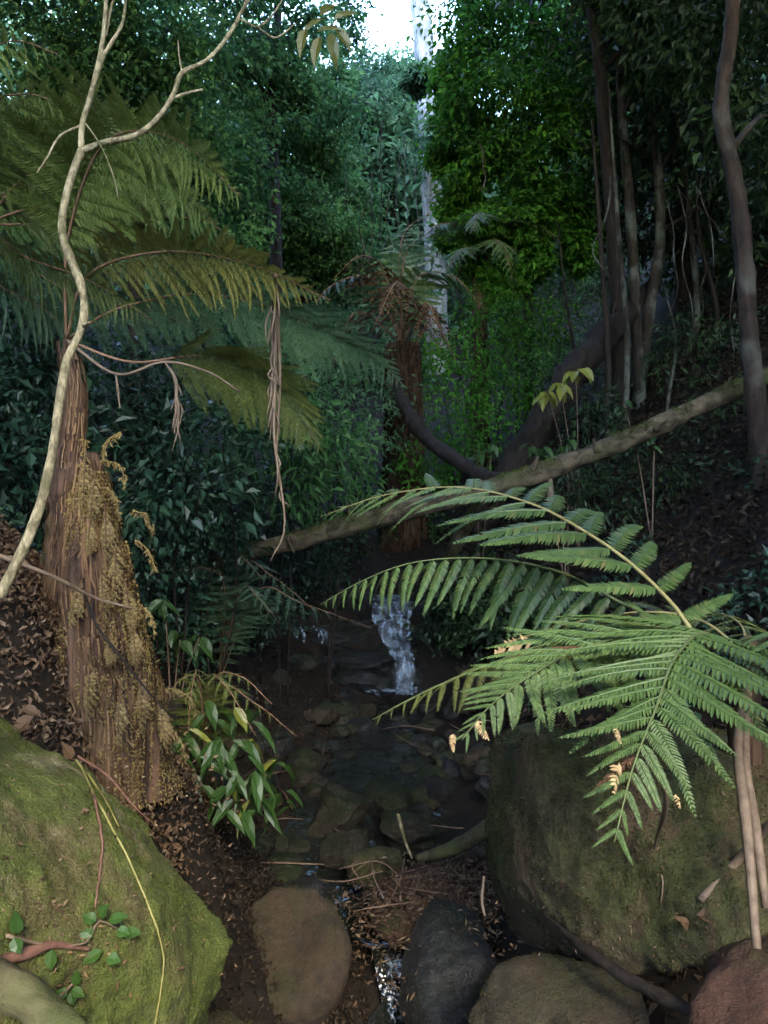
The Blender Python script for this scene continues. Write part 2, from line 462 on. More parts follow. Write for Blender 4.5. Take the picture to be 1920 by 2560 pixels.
def hull_rock(name, pts, mat, label, vox=.035, smooth=14, amp=.03, seed=0, cat='boulder', fine=.006):
    pts = np.array([np.asarray(p, float) for p in pts]); base = np.array([pts[:, 0].mean(), pts[:, 1].mean(), pts[:, 2].min()])
    bm = bmesh.new()
    for p in pts: bm.verts.new((p - base).tolist())
    r = bmesh.ops.convex_hull(bm, input=bm.verts)
    loose = [v for v in bm.verts if not v.link_faces]
    bmesh.ops.delete(bm, geom=loose, context='VERTS')
    bmesh.ops.recalc_face_normals(bm, faces=bm.faces)
    me = bpy.data.meshes.new(name); bm.to_mesh(me); bm.free()
    o = add(name, me, None, base)
    a = o.modifiers.new('remesh', 'REMESH'); a.mode = 'VOXEL'; a.voxel_size = vox
    s = o.modifiers.new('smooth', 'SMOOTH'); s.iterations = smooth; s.factor = .5
    sb = o.modifiers.new('sub', 'SUBSURF'); sb.levels = 1; sb.render_levels = 1
    dg = bpy.context.evaluated_depsgraph_get()
    m2 = bpy.data.meshes.new_from_object(o.evaluated_get(dg))
    o.modifiers.clear(); o.data = m2
    n = len(m2.vertices); co = np.empty(n * 3); m2.vertices.foreach_get('co', co); co = co.reshape(-1, 3)
    no = np.empty(n * 3); m2.vertices.foreach_get('normal', no); no = no.reshape(-1, 3)
    off = Vector((seed * 7.3, seed * 3.1, seed))
    for i in range(n):
        q = Vector(co[i].tolist())
        co[i] += no[i] * (amp * mnoise.noise(q * 3 + off) + amp * .45 * mnoise.noise(q * 8 + off) + fine * mnoise.noise(q * 30 + off))
    m2.vertices.foreach_set('co', co.ravel().astype(np.float32))
    m2.polygons.foreach_set('use_smooth', [True] * len(m2.polygons))
    m2.materials.clear(); m2.materials.append(mat); m2.update()
    return tag(o, label, cat)

hull_rock('mossy_boulder', [P(-10, 1735, 1.95), P(-200, 1760, 1.5), P(190, 1900, 1.97), P(345, 2030, 1.92), P(495, 2175, 1.87), P(615, 2305, 1.8), P(635, 2370, 1.74), P(560, 2490, 1.66),
           P(430, 2570, 1.58), P(280, 2780, 1.42), P(-300, 2800, 1.0), P(140, 2200, 1.42), P(40, 2000, 1.55), P(-250, 2150, 1.1), P(300, 2330, 1.48), (-.95, 2.2, .5), (-.5, 2.1, .5), (-.5, 1.8, .3), (-1.3, 1.6, .5), (-1.2, 1.0, .3)],
          M_moss_rock, 'huge moss-green boulder sloping down under the litter bank', .03, 8, .05, 1, fine=.011)
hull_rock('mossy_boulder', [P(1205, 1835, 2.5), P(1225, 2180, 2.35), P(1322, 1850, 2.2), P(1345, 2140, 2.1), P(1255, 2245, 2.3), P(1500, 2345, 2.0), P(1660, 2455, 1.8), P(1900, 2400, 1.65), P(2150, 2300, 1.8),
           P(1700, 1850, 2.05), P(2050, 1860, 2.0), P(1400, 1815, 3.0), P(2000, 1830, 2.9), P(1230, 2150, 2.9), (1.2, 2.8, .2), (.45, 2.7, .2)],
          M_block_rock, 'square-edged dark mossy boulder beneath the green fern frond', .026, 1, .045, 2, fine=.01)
hull_rock('low_boulder', [P(1175, 2600, 2.0), P(1215, 2440, 2.05), P(1330, 2385, 2.1), P(1480, 2400, 2.05), P(1600, 2450, 1.95), P(1650, 2560, 1.8), P(1560, 2750, 1.7), P(1200, 2750, 1.9), P(1400, 2440, 2.5), (.5, 2.2, -.1)],
          M_brown_rock, 'rounded dark boulder at the foot of the square-edged boulder', .025, 5, .06, 3)
hull_rock('earthy_rock', [P(1690, 2600, 1.55), P(1730, 2440, 1.6), P(1800, 2360, 1.65), P(1900, 2300, 1.65), P(2050, 2280, 1.6), P(2080, 2600, 1.4), P(1850, 2700, 1.35), P(1900, 2350, 2.0)],
          M_red_rock, 'reddish earthy rock below the dead frond stalks', .025, 6, .05, 4)
hull_rock('low_boulder', [P(572, 2350, 2.75), P(620, 2250, 2.85), P(740, 2205, 2.9), P(840, 2240, 2.85), P(872, 2330, 2.75), P(850, 2470, 2.65), P(740, 2520, 2.6), P(600, 2470, 2.65), (-.2, 3.1, -.2), (-.45, 3.0, -.2), (-.3, 2.7, -.3)],
          M_brown_rock, 'rounded brown-green boulder damming the creek beside the huge mossy boulder', .025, 4, .07, 5)
hull_rock('wet_boulder', [P(1010, 2420, 2.7), P(1030, 2300, 2.8), P(1110, 2250, 2.9), P(1190, 2270, 2.85), P(1225, 2380, 2.7), P(1190, 2560, 2.55), P(1060, 2600, 2.5), (.3, 3.1, -.2), (.1, 3.0, -.3)],
          M_wet_rock, 'black wet boulder beside the small white cascade', .025, 4, .07, 6)
hull_rock('low_boulder', [P(450, 2620, 2.2), P(500, 2520, 2.25), P(570, 2500, 2.3), P(640, 2560, 2.25), P(660, 2700, 2.15), P(480, 2700, 2.1), (-.35, 2.5, -.3)],
          M_brown_rock, 'small brown boulder wedged under the huge mossy boulder', .025, 8, .02, 7)
S4 = [(850, 2010, 4.05, .17, .15, .13, 'grey-green angular stone standing upstream of the pale round stone', M_creek_rock),
      (875, 2110, 3.7, .12, .12, .09, 'pale round creek stone in front of the grey-green angular stone', M_creek_rock),
      (935, 2150, 3.4, .12, .11, .09, 'bright mossy stone beside the brown debris pile', M_block_rock),
      (985, 1990, 4.1, .16, .13, .1, 'flat-topped brown stone behind the thin pale upright twig', M_creek_rock),
      (1000, 2060, 3.8, .13, .1, .06, 'low tan slab lying before the flat-topped brown stone', M_creek_rock)]
for i, (px, py, d, a, b, c, lab, m) in enumerate(S4):
    rock('creek_stone', P(px, py, d) - np.array([0, 0, c * .3]), (a, b, c), 40 + i, m, lab, 'stone', rot=(0, 0, i * 37), rough=.3, boxy=2.6)

def moss(o, n, L, mat, seed, zmin=-.2, thr=-.1):
    """short moss blades standing on a rock's surface"""
    rs = np.random.default_rng(seed); me = o.data; me.calc_loop_triangles()
    tv = np.empty(len(me.loop_triangles) * 3, np.int32); me.loop_triangles.foreach_get('vertices', tv); tv = tv.reshape(-1, 3)
    co = np.empty(len(me.vertices) * 3, np.float32); me.vertices.foreach_get('co', co); co = co.reshape(-1, 3)
    a, b, c = co[tv[:, 0]], co[tv[:, 1]], co[tv[:, 2]]
    cr = np.cross(b - a, c - a); ar = np.linalg.norm(cr, axis=1); N = cr / (ar[:, None] + 1e-12)
    w = ar * (N[:, 2] > zmin) * (N[:, 1] < .6); k = rs.choice(len(tv), n, p=w / w.sum())
    u = rs.random((n, 2)); fl = u.sum(1) > 1; u[fl] = 1 - u[fl]
    p = a[k] + (b[k] - a[k]) * u[:, :1] + (c[k] - a[k]) * u[:, 1:]
    v = np.array([mnoise.noise(Vector((q * 4.5).tolist())) + .6 * mnoise.noise(Vector((q * 16).tolist())) for q in p])
    kp = v > thr; p = p[kp]; n_ = N[k][kp]; n = len(p)
    d = nrm(n_ + rs.normal(size=(n, 3)) * .7 - [0, 0, .35])
    V, F = leaf_arrays(p - n_ * .001, d, rs.normal(size=(n, 3)), rs.uniform(.5, 1.3, n) * L, rs.uniform(.25, .5, n) * L, .1, .2)
    s = add('moss', fast_mesh('moss', V, F, mat), o); s['kind'] = 'stuff'
M_moss = mat_leaf('moss_blades', [(0, (.036, .055, .01)), (.55, (.062, .088, .018)), (.9, (.09, .115, .03)), (1, (.13, .13, .06))], .8, .2, .15)
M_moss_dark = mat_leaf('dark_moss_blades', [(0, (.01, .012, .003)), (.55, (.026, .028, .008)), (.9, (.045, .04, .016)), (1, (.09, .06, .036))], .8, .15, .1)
for o_ in [o for o in bpy.data.objects if o.name.startswith(('mossy_boulder', 'low_boulder'))]:
    if o_['label'].startswith('huge'): moss(o_, 70000, .005, M_moss, 1, -.2, .08)
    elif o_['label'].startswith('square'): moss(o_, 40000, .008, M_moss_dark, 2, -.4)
    else: moss(o_, 3000, .008, M_moss_dark, 3)

from mathutils.bvhtree import BVHTree
BIG = [o for o in bpy.data.objects if o.name.startswith(('mossy_boulder', 'low_boulder', 'earthy_rock'))]
TREES = [BVHTree.FromPolygons([v.co + o.location for v in o.data.vertices], [tuple(p.vertices) for p in o.data.polygons]) for o in BIG]
def rest(px, py, d, lift=.004):
    """the point of a boulder's surface that lies near P(px, py, d), for things resting on it"""
    q = Vector(P(px, py, d).tolist()); best = None
    for t in TREES:
        h, n, i, r = t.find_nearest(q)
        a = t.ray_cast(Vector((0, 0, EYE)), (q - Vector((0, 0, EYE))).normalized())
        if a[0] is not None and (best is None or a[3] < best[2]): best = (a[0], a[1], a[3])
    if best is None: return np.array(q)
    n = best[1] if best[1].y < 0 or best[1].z > 0 else -best[1]
    return np.array(best[0] + n * lift)

# layered wet ledges of the fall
LEDGE = [(.12, 6.75, .80, .75, .42, .16, 'broad wet ledge at the lip of the waterfall'),
         (-.42, 6.45, .62, .38, .3, .13, 'wet slab stepping down on the shrub side of the waterfall'),
         (-.75, 6.25, .42, .33, .28, .13, 'low glossy slab under the blue-green fern by the fall'),
         (.1, 6.42, .52, .32, .26, .2, 'dark stone splitting the upper waterfall'),
         (.38, 6.3, .36, .26, .22, .17, 'black wedge of rock touching the lower plunge of water'),
         (-.2, 6.15, .33, .24, .2, .12, 'wet tilted slab next to the lower plunge of water'),
         (.75, 6.35, .52, .32, .3, .2, 'wet mossy shelf on the log side of the waterfall'),
         (-.42, 6.0, .24, .22, .18, .09, 'lowest wet step at the edge of the plunge pool'),
         (.12, 6.2, .36, .17, .15, .13, 'small wet step behind the plunging water'),
         (-1.05, 6.0, .42, .22, .22, .12, 'far dark slab at the edge of the fern shadow'),
         (-.35, 6.3, .48, .42, .2, .07, 'thin wet shelf jutting beside the upper waterfall'),
         (.55, 6.2, .27, .3, .2, .09, 'low wet shelf between the plunge and the mossy shelf'),
         (-.15, 6.55, .74, .5, .2, .06, 'thin dark lip stone under the start of the waterfall'),
         (-.7, 6.0, .25, .3, .2, .08, 'broad wet step under the side trickle')]
for i, (x, y, z, a, b, c, lab) in enumerate(LEDGE):
    rock('ledge_rock', (x, y, z), (a, b, c), 70 + i, M_wet_rock, lab, 'rock', 'wet ledges of the waterfall', (rng.uniform(-6, 6), rng.uniform(-8, 8), rng.uniform(-20, 20)), 4, .3, 3.5)

# small stones of the creek bed
def creek_x(y): return np.interp(y, [2, 2.9, 3.3, 3.7, 4.2, 5, 6, 7.2], [.1, .06, -.1, -.42, -.35, 0, .1, .15])
def water_z(y): return np.interp(y, [1, 2.4, 2.95, 3.06, 3.3, 3.7, 4.2, 5, 6.05], [-.4, -.3, -.2, -.03, -.01, .02, .08, .15, .2])
small = [rock_mesh('creek_stone', (1, 1, .62), 90 + k, (M_wet_rock, M_creek_rock)[k % 2], 3, .3) for k in range(6)]
for i in range(150):
    y = rng.uniform(3.3, 5.95); x = creek_x(y) + rng.normal() * .38 + .12
    r = rng.uniform(.025, .085) * (1.2 if rng.random() < .2 else 1)
    o = add('creek_stone', small[i % 6], None, (x, y, g1(x, y) + r * .2 + .02)); o.scale = (r, r * rng.uniform(.7, 1.1), r)
    o.rotation_euler = (rng.uniform(-.2, .2), rng.uniform(-.2, .2), rng.uniform(0, 6))
    tag(o, 'small dark wet stone in the shallow creek bed below the plunge pool', 'stone', 'small stones of the creek bed')

mid = [rock_mesh('edge_stone', (1, 1, .7), 190 + k, (M_creek_rock, M_wet_rock, M_brown_rock)[k % 3], 3, .3) for k in range(6)]
for i in range(64):
    y = rng.uniform(3.3, 6.6); sd = -1 if rng.random() < .5 else 1; x = creek_x(y) + sd * rng.uniform(.3, 1.0) + .1
    r = rng.uniform(.06, .15); o = add('edge_stone', mid[i % 6], None, (x, y, g1(x, y) + r * .25)); o.scale = (r, r * rng.uniform(.7, 1.1), r)
    o.rotation_euler = (rng.uniform(-.3, .3), rng.uniform(-.3, .3), rng.uniform(0, 6))
    tag(o, 'grey-brown rounded stone along the shadowed creek edge', 'stone', 'stones along the creek edge')

# ------------------------------------------------------------------ water
def build_water():
    V = []; ny, nx = 110, 26
    for i in range(ny):
        y = 1.0 + (6.12 - 1.0) * i / (ny - 1)
        w = np.interp(y, [1, 2.85, 2.95, 3.1, 3.3, 4, 5.2, 6.1], [.6, .4, .12, .12, .4, .62, .8, .7])
        for k in range(nx):
            x = creek_x(y) + (k / (nx - 1) * 2 - 1) * w + .08
            q = Vector((x * 5, y * 5, 0))
            V.append((x, y, water_z(y) + .012 * mnoise.noise(q) + .006 * mnoise.noise(q * 3)))
    F = [(i * nx + k, i * nx + k + 1, (i + 1) * nx + k + 1, (i + 1) * nx + k) for i in range(ny - 1) for k in range(nx - 1)]
    tag(add('stream_water', mesh_from('stream_water', V, F, M_water)), 'dark shallow creek water running from the pool toward the boulders', kind='structure')
    # the fall: wobbling strands of water over the steps, wide above and narrow below
    def strands(paths, n, w0, w1, spread, seed):
        rs = np.random.default_rng(seed); Vs = []; Fs = []; c0 = 0
        for j in range(n):
            a = rs.uniform(-1, 1); path = np.array(paths, float); m = 26
            c = catmull(path, m); sp = interp_list(spread, m)
            c[:, 0] += a * sp + rs.normal() * .008
            c[:, 1] -= .01 * rs.random() + .012 * np.sin(np.linspace(0, 9, m) + rs.uniform(0, 6))
            lo = int(rs.uniform(0, .35) * m); hi = m - int(rs.uniform(0, .25) * m)
            wd = rs.uniform(w0, w1)
            ws = wd * np.sin(np.linspace(.25, math.pi - .1, hi - lo)) + .002
            for i in range(lo, hi):
                x = .006 * math.sin(i * .9 + j)
                k = ws[i - lo]
                Vs += [c[i] + [x - k, .004, 0], c[i] + [x, -k * .8, 0], c[i] + [x + k, .004, 0]]
            for i in range(hi - lo - 1):
                b = c0 + i * 3
                Fs += [(b, b + 1, b + 4, b + 3), (b + 1, b + 2, b + 5, b + 4)]
            c0 += (hi - lo) * 3
        return Vs, Fs
    def sheet(path, spread, seed, m=44, k=22):
        c = catmull(np.array(path, float), m); sp = interp_list(spread, m); Vs = []
        for i in range(m):
            for j in range(k):
                u = j / (k - 1) * 2 - 1; x = c[i][0] + u * sp[i] * (1 + .25 * mnoise.noise(Vector((u * 2, i * .25, seed))))
                q = Vector((x * 14, seed, c[i][2] * 5))
                Vs.append((x, c[i][1] - .03 * mnoise.noise(q) - .012 * mnoise.noise(q * 3) + .02 * u * u, c[i][2] + .012 * mnoise.noise(q * 1.5)))
        return Vs, [(i * k + j, i * k + j + 1, (i + 1) * k + j + 1, (i + 1) * k + j) for i in range(m - 1) for j in range(k - 1)]
    root = tag(add('waterfall', None, None, (.1, 6.1, .2)), 'thin white waterfall dropping over dark ledges into the pool', 'waterfall')
    base = np.array([.1, 6.1, .2])
    fl = P(975, 1500, 6.35)
    A, FA = sheet([P(985, 1488, 6.5), P(982, 1515, 6.25), P(980, 1560, 6.16), P(990, 1600, 6.08), P(1003, 1640, 6.0)], [.13, .15, .15, .11, .07], 3)
    add('upper_cascade', mesh_from('upper_cascade', np.array(A) - base, FA, M_fall), root)
    B, FB = sheet([P(1003, 1630, 6.0), P(1011, 1650, 5.92), P(1013, 1690, 5.89), P(1012, 1738, 5.88)], [.085, .07, .06, .065], 4)
    add('lower_plunge', mesh_from('lower_plunge', np.array(B) - base, FB, M_fall), root)
    C, FC = strands([P(760, 1560, 6.1), P(775, 1580, 5.98), P(780, 1610, 5.95)], 8, .004, .012, [.1, .12, .12], 5)
    add('side_trickle', mesh_from('side_trickle', np.array(C) - base, FC, M_fall), root)
    rs = np.random.default_rng(9); Vf = []; Ff = []
    c = P(1000, 1728, 5.8)
    for j in range(90):
        a = rs.normal(size=2) * [.1, .05]; r = rs.uniform(.006, .02); n0 = len(Vf)
        for k in range(6): Vf.append(c + [a[0] + r * math.cos(k * 1.047) * 1.6, a[1] + r * math.sin(k * 1.047), .0 + rs.uniform(0, .01)])
        Vf.append(c + [a[0], a[1], r * .7]); Ff += [(n0 + k, n0 + (k + 1) % 6, n0 + 6) for k in range(6)]
    add('splash_foam', mesh_from('splash_foam', np.array(Vf) - base, Ff, M_fall), root)
    # the little cascade between the front boulders
    D, FD = strands([P(985, 2385, 3.05), P(1000, 2405, 2.98), P(1003, 2440, 2.95)], 9, .004, .01, [.04, .045, .03], 6)
    E, FE = strands([P(1000, 2490, 2.9), P(1000, 2520, 2.85), P(998, 2560, 2.84)], 7, .002, .005, [.03, .03, .025], 8)
    r2 = tag(add('small_cascade', None, None, (.05, 2.95, -.3)), 'little white spill of water between the front boulders', 'cascade')
    b2 = np.array([.05, 2.95, -.3])
    add('upper_spill', mesh_from('upper_spill', np.array(D) - b2, FD, M_fall), r2)
    add('lower_spill', mesh_from('lower_spill', np.array(E) - b2, FE, M_fall), r2)
build_water()

# ------------------------------------------------------------------ ferns
def pinna_mesh(name, mat, n=22, plen=.2, droop=.25, fine=False, seed=0, curl=0.0, miss=0.0, wf=.46):
    """one pinna, unit length along +X, leaflets in the XY plane"""
    rs = np.random.default_rng(seed)
    V = []; F = []
    def ax(t): return np.array([t, curl * t * t, -droop * t * t])
    m = 9
    for i in range(m):
        t = i / (m - 1); w = .008 * (1 - .8 * t); c = ax(t)
        V += [c + [0, w, 0], c + [0, 0, w * 1.5], c + [0, -w, 0]]
    for i in range(m - 1):
        b = i * 3
        F += [(b, b + 1, b + 4, b + 3), (b + 1, b + 2, b + 5, b + 4)]
    for i in range(n):
        t = .03 + .95 * (i + .5) / n
        prof = min(1, .55 + t * 3) * (1 - t ** 2.2) ** .75 + .05
        for s in (-1, 1):
            if rs.random() < miss: continue
            L = plen * prof * rs.uniform(.9, 1.06); W = .95 / n * wf * (1 if t < .9 else .7)
            ang = R(70 - 22 * t + rs.uniform(-4, 4))
            d = np.array([math.cos(ang), s * math.sin(ang), -.18 + rs.uniform(-.08, .08)])
            e = np.array([math.sin(ang), -s * math.cos(ang), 0]); c = ax(t)
            o = len(V); dn = np.array([0, 0, -1.0])
            if fine:
                ks = [(0, .95), (.3, 1.05), (.42, .88), (.62, .92), (.74, .7), (.9, .4)]
                for q, w in ks:
                    p = c + d * L * q + dn * L * .16 * q * q + np.array([.1 * L * q * q, 0, 0])
                    V += [p + e * W * w, p + [0, 0, -.006], p - e * W * w]
                V.append(c + d * L + dn * L * .16 + np.array([.1 * L, 0, 0]))
                for k in range(len(ks) - 1):
                    b = o + k * 3
                    F += [(b, b + 1, b + 4, b + 3), (b + 1, b + 2, b + 5, b + 4)]
                b = o + (len(ks) - 1) * 3
                F += [(b, b + 1, len(V) - 1), (b + 1, b + 2, len(V) - 1)]
            else:
                V += [c + e * W, c - e * W, c + d * L * .6 + e * W * .9 + dn * L * .05, c + d * L * .6 - e * W * .9 + dn * L * .05, c + d * L + dn * L * .14 + np.array([.12 * L, 0, 0])]
                F += [(o, o + 1, o + 3, o + 2), (o + 2, o + 3, o + 4)]
    return mesh_from(name, V, F, mat, False)

def pinna_set(mat, fine=False, droops=(.1, .2, .32, .45), n=22, plen=.2, miss=0.0, wf=.46):
    return [pinna_mesh('pinna', mat, n, plen, dr, fine, 11 + i, (.06, -.05, .1, .0)[i % 4], miss, wf) for i, dr in enumerate(droops)]

PS_near = pinna_set(M_fern, True, (.05, .1, .16, .24, .12, .3), 26, .105, .02, .38)
BROWN = pinna_set(M_dead_frond, True, (.3, .45), 22, .1, .15, .36)
PS_green = pinna_set(M_fern, False, (.12, .2, .3, .4), 28, .125, .02)
PS_olive = pinna_set(M_fern_olive, False, (.15, .25, .35, .5), 24, .12, .02, .3)
PS_yg = pinna_set(M_fern_yg, False, (.15, .25, .35, .5), 24, .12, .02, .3)
PS_gold = pinna_set(M_fern_gold, False, (.15, .25, .35, .5), 24, .12, .02, .3)
PS_teal = pinna_set(M_fern_teal, False, (.15, .25, .35, .5), 24, .12, .02, .32)
PS_dead = pinna_set(M_dead_frond, False, (.5, .7, .9, 1.1), 14, .12, .35)

def frond(parent, base, pts, pin, plen, npairs, s0=.15, r=.006, up=(0, 0, 1), droop=.25, mat=M_rachis, seed=0, ang0=72, ang1=38, prof_pow=1.6, label=None, jitter=1.0, smin=.35, tilt=0.0, piece='pinna'):
    """a rachis with a row of pinna objects along each side"""
    rs = np.random.default_rng(seed + 100)
    N = 60; c = catmull(pts, N); T = nrm(np.gradient(c, axis=0))
    V, F = tube_geo(c, [r, r * .8, r * .5, r * .2], 6, 40)
    fo = add('frond', mesh_from('frond', V - base, F, mat), parent)
    if label: fo['label'] = label
    up = np.asarray(up, float)
    for k in range(npairs):
        s = s0 + (1 - s0) * ((k + .3) / npairs) ** .88
        q = s * (N - 1); i = int(q); f = q - i
        p = c[i] * (1 - f) + c[min(i + 1, N - 1)] * f; t = T[i]
        n = nrm(up - t * float(up @ t)); b = np.cross(n, t)
        u = (s - s0) / (1 - s0)
        L = plen * (smin + (1 - smin) * min(1, u / .28)) * max(.1, (1 - u ** prof_pow)) ** .9
        for sd in (-1, 1):
            a = R(ang0 + (ang1 - ang0) * u + rs.normal() * 5 * jitter)
            d = nrm(math.cos(a) * t + math.sin(a) * sd * b + n * (tilt + rs.normal() * .09 * jitter) - np.array([0, 0, 1.0]) * (droop * (.8 + .4 * rs.random())))
            nn = nrm(n - d * float(n @ d)); bb = np.cross(nn, d)
            l = L * rs.uniform(.82, 1.1)
            M = Matrix(((d[0], bb[0], nn[0], 0), (d[1], bb[1], nn[1], 0), (d[2], bb[2], nn[2], 0), (0, 0, 0, 1)))
            sy = l * sd
            M = M @ Matrix.Diagonal((l, l * (1 if rs.random() < .5 else -1), l, 1))
            M.translation = Vector((p - base).tolist())
            src = BROWN if (pin is PS_near and rs.random() < .04) else pin
            o = bpy.data.objects.new(piece, src[int(rs.integers(len(src)))])
            COL.objects.link(o); o.parent = fo; o.matrix_local = M
    return fo

# -- the fern over the square-edged boulder
bR = P(1870, 1640, 1.95)
bR0 = np.array([bR[0], bR[1] + .1, g1(bR[0], bR[1] + .1)])
fernR = thing('tree_fern', bR0, 'young tree fern arching long green fronds over the square-edged boulder', 'fern')
Bag().tube([bR0 - [0, 0, .1], bR0 + [0.02, 0, .25], bR + [.02, .05, -.05], bR + [0, 0, .03]], [.05, .05, .045, .02], seg=10, rough=.3).build('trunk', M_fibre, fernR, bR0)
frond(fernR, bR0, [bR, P(1765, 1585, 1.75), P(1690, 1640, 1.52), P(1640, 1770, 1.36), P(1582, 1920, 1.26), P(1536, 2105, 1.2)], PS_near, .39, 25, .16, .005, (-.1, -.35, 1), .03, M_rachis_green, 1, 78, 34, 1.35, 'broad bright frond spread toward the viewer', smin=.8)
frond(fernR, bR0, [bR, P(1650, 1580, 1.85), P(1450, 1625, 1.7), P(1310, 1700, 1.6), P(1220, 1770, 1.53), P(1155, 1850, 1.48)], PS_near, .29, 22, .25, .004, (-.1, -.5, 1), .05, M_rachis_green, 2, 74, 34, 1.4, 'frond with bleached curled tips', smin=.7)
frond(fernR, bR0, [bR, P(1650, 1560, 2.0), P(1400, 1600, 2.0), P(1200, 1670, 1.95), P(1040, 1740, 1.9), P(930, 1800, 1.88)], PS_olive, .18, 20, .2, .004, (0, -.4, 1), .35, M_rachis_green, 3, 60, 30)
frond(fernR, bR0, [bR, P(1755, 1605, 1.85), P(1690, 1520, 1.9), P(1590, 1420, 2.0), P(1480, 1340, 2.1), P(1330, 1260, 2.25), P(1150, 1218, 2.45), P(960, 1238, 2.6), P(800, 1292, 2.7)], PS_green, .3, 19, .14, .0055, (.1, -.5, 1), .1, M_rachis, 4, 72, 34, 2.8, 'longest frond with a bare yellow stalk', smin=.7, tilt=.1)
frond(fernR, bR0, [bR, P(1700, 1570, 2.0), P(1560, 1510, 2.1), P(1400, 1430, 2.2), P(1220, 1396, 2.3), P(1040, 1405, 2.35), P(910, 1450, 2.38), P(800, 1512, 2.4)], PS_green, .23, 26, .2, .005, (0, -.6, 1), .8, M_rachis_green, 5, 70, 34, 2.4, 'arching frond with hanging pinnae')
frond(fernR, bR0, [bR, P(1750, 1550, 2.1), P(1600, 1530, 2.15), P(1420, 1560, 2.15), P(1270, 1605, 2.1)], PS_olive, .22, 14, .15, .004, (0, -.3, 1), .2, M_rachis, 6)
frond(fernR, bR0, [bR, P(1950, 1570, 1.8), P(2050, 1640, 1.6), P(2120, 1760, 1.5)], PS_near, .2, 10, .2, .005, (0, 0, 1), .1, M_rachis, 7, smin=.7)
frond(fernR, bR0, [bR, P(1850, 1560, 2.2), P(1780, 1530, 2.45), P(1690, 1540, 2.6)], PS_olive, .18, 8, .2, .004, (0, 0, 1), .2, M_rachis, 8)
for i, (a, b_) in enumerate([((1135, 1835, 1.49), (1128, 1872, 1.47)), ((1195, 1800, 1.5), (1212, 1850, 1.48)), ((1450, 1590, 1.95), (1240, 1602, 2.05)), ((1548, 1905, 1.2), (1532, 1965, 1.17)), ((1690, 1985, 1.15), (1698, 2020, 1.14)), ((1540, 1820, 1.27), (1548, 1850, 1.25))]):
    a_, q = P(*a), P(*b_); L = np.linalg.norm(q - a_)
    if i == 2: a_ = P(1330, 1610, 2.05); L = np.linalg.norm(q - a_)
    o = add('withered_pinna', pinna_mesh('withered_pinna', M_pale_dead, 9, .28, .35, False, 50 + i, .3, .2), fernR)
    d = nrm(q - a_); n_ = nrm(np.array([.2, -1, .3]) - d * float(np.array([.2, -1, .3]) @ d)); bb = np.cross(n_, d)
    M = Matrix(((d[0], bb[0], n_[0], 0), (d[1], bb[1], n_[1], 0), (d[2], bb[2], n_[2], 0), (0, 0, 0, 1))) @ Matrix.Diagonal((L, L, L, 1))
    M.translation = Vector((a_ - bR0).tolist()); o.matrix_local = M; o['label'] = 'bleached dead leaflet'
for k, pts in enumerate([[(1845, 1860, 1.75), (1868, 2080, 1.62), (1892, 2372, 1.52)], [(1862, 1900, 1.78), (1890, 2080, 1.66), (1915, 2270, 1.6)]]):
    Bag().tube([bR - [0, 0, .06]] + list(PL(*pts)), [.01, .0105, .011, .008], seg=8, rough=.12).build('dead_stalk', M_stalk_dead, fernR, bR0)['label'] = 'bare brown dead stalk hanging down'
tag(Bag().tube([rest(1755, 2250, 1.72, .01), rest(1840, 2160, 1.68, .012), P(1960, 2020, 1.62)], [.008, .009, .009], seg=8, rough=.15).build('leaning_stick', M_stalk_dead), 'brown stick leaning diagonally against the square-edged boulder', 'stick')
tag(Bag().tube([P(1664, 1970, 1.5), P(1662, 2030, 1.6), rest(1640, 2120, 1.72), rest(1660, 2200, 1.78), rest(1655, 2260, 1.78)], [.004, .005, .004, .003, .002], seg=6, rough=.2).build('dangling_twig', M_stalk_dead), 'pale crooked twig dangling below the bright frond', 'twig')

# -- tree fern of the litter bank with the fibrous trunk
cL = P(165, 850, 2.6)
bL = np.array([P(150, 1500, 2.55)[0], 2.55, 0]); bL[2] = g1(bL[0], bL[1]) - .1
fernL = thing('tree_fern', bL, 'tall tree fern with fibrous brown trunk rising from the litter bank', 'fern')
Bag().tube([bL, P(150, 1420, 2.55), P(165, 1200, 2.55), P(185, 1000, 2.58), cL], [.06, .05, .042, .036, .03, .01], seg=24, n=80, rough=.5).build('trunk', M_fibre, fernL, bL)
LF = [([cL, P(170, 600, 2.45), P(260, 360, 2.25), P(430, 345, 2.1), P(600, 490, 2.0)], PS_yg, .3, 26, .25, .3, 'olive frond fanning over the sapling fork'),
      ([cL, P(220, 690, 2.45), P(400, 630, 2.3), P(620, 660, 2.2), P(825, 750, 2.12)], PS_gold, .2, 28, .25, .25, 'golden olive frond'),
      ([cL, P(300, 770, 2.7), P(520, 735, 2.9), P(760, 800, 3.0), P(930, 890, 3.1), P(1012, 968, 3.12)], PS_teal, .27, 32, .2, .35, 'long arching blue-green frond'),
      ([cL, P(330, 905, 2.6), P(520, 890, 2.7), P(690, 960, 2.8), P(800, 1120, 2.85)], PS_olive, .24, 26, .35, .45, 'drooping frond beside the hanging dead stalks')]
for i, (pts, ps, pl, npair, s0, dr, lab) in enumerate(LF):
    frond(fernL, bL, pts, ps, pl * 1.05, 36, s0, .005, (0, .75, .7), dr * .7, M_rachis_brown, 20 + i, 62, 36, 2.2, lab, smin=.6)
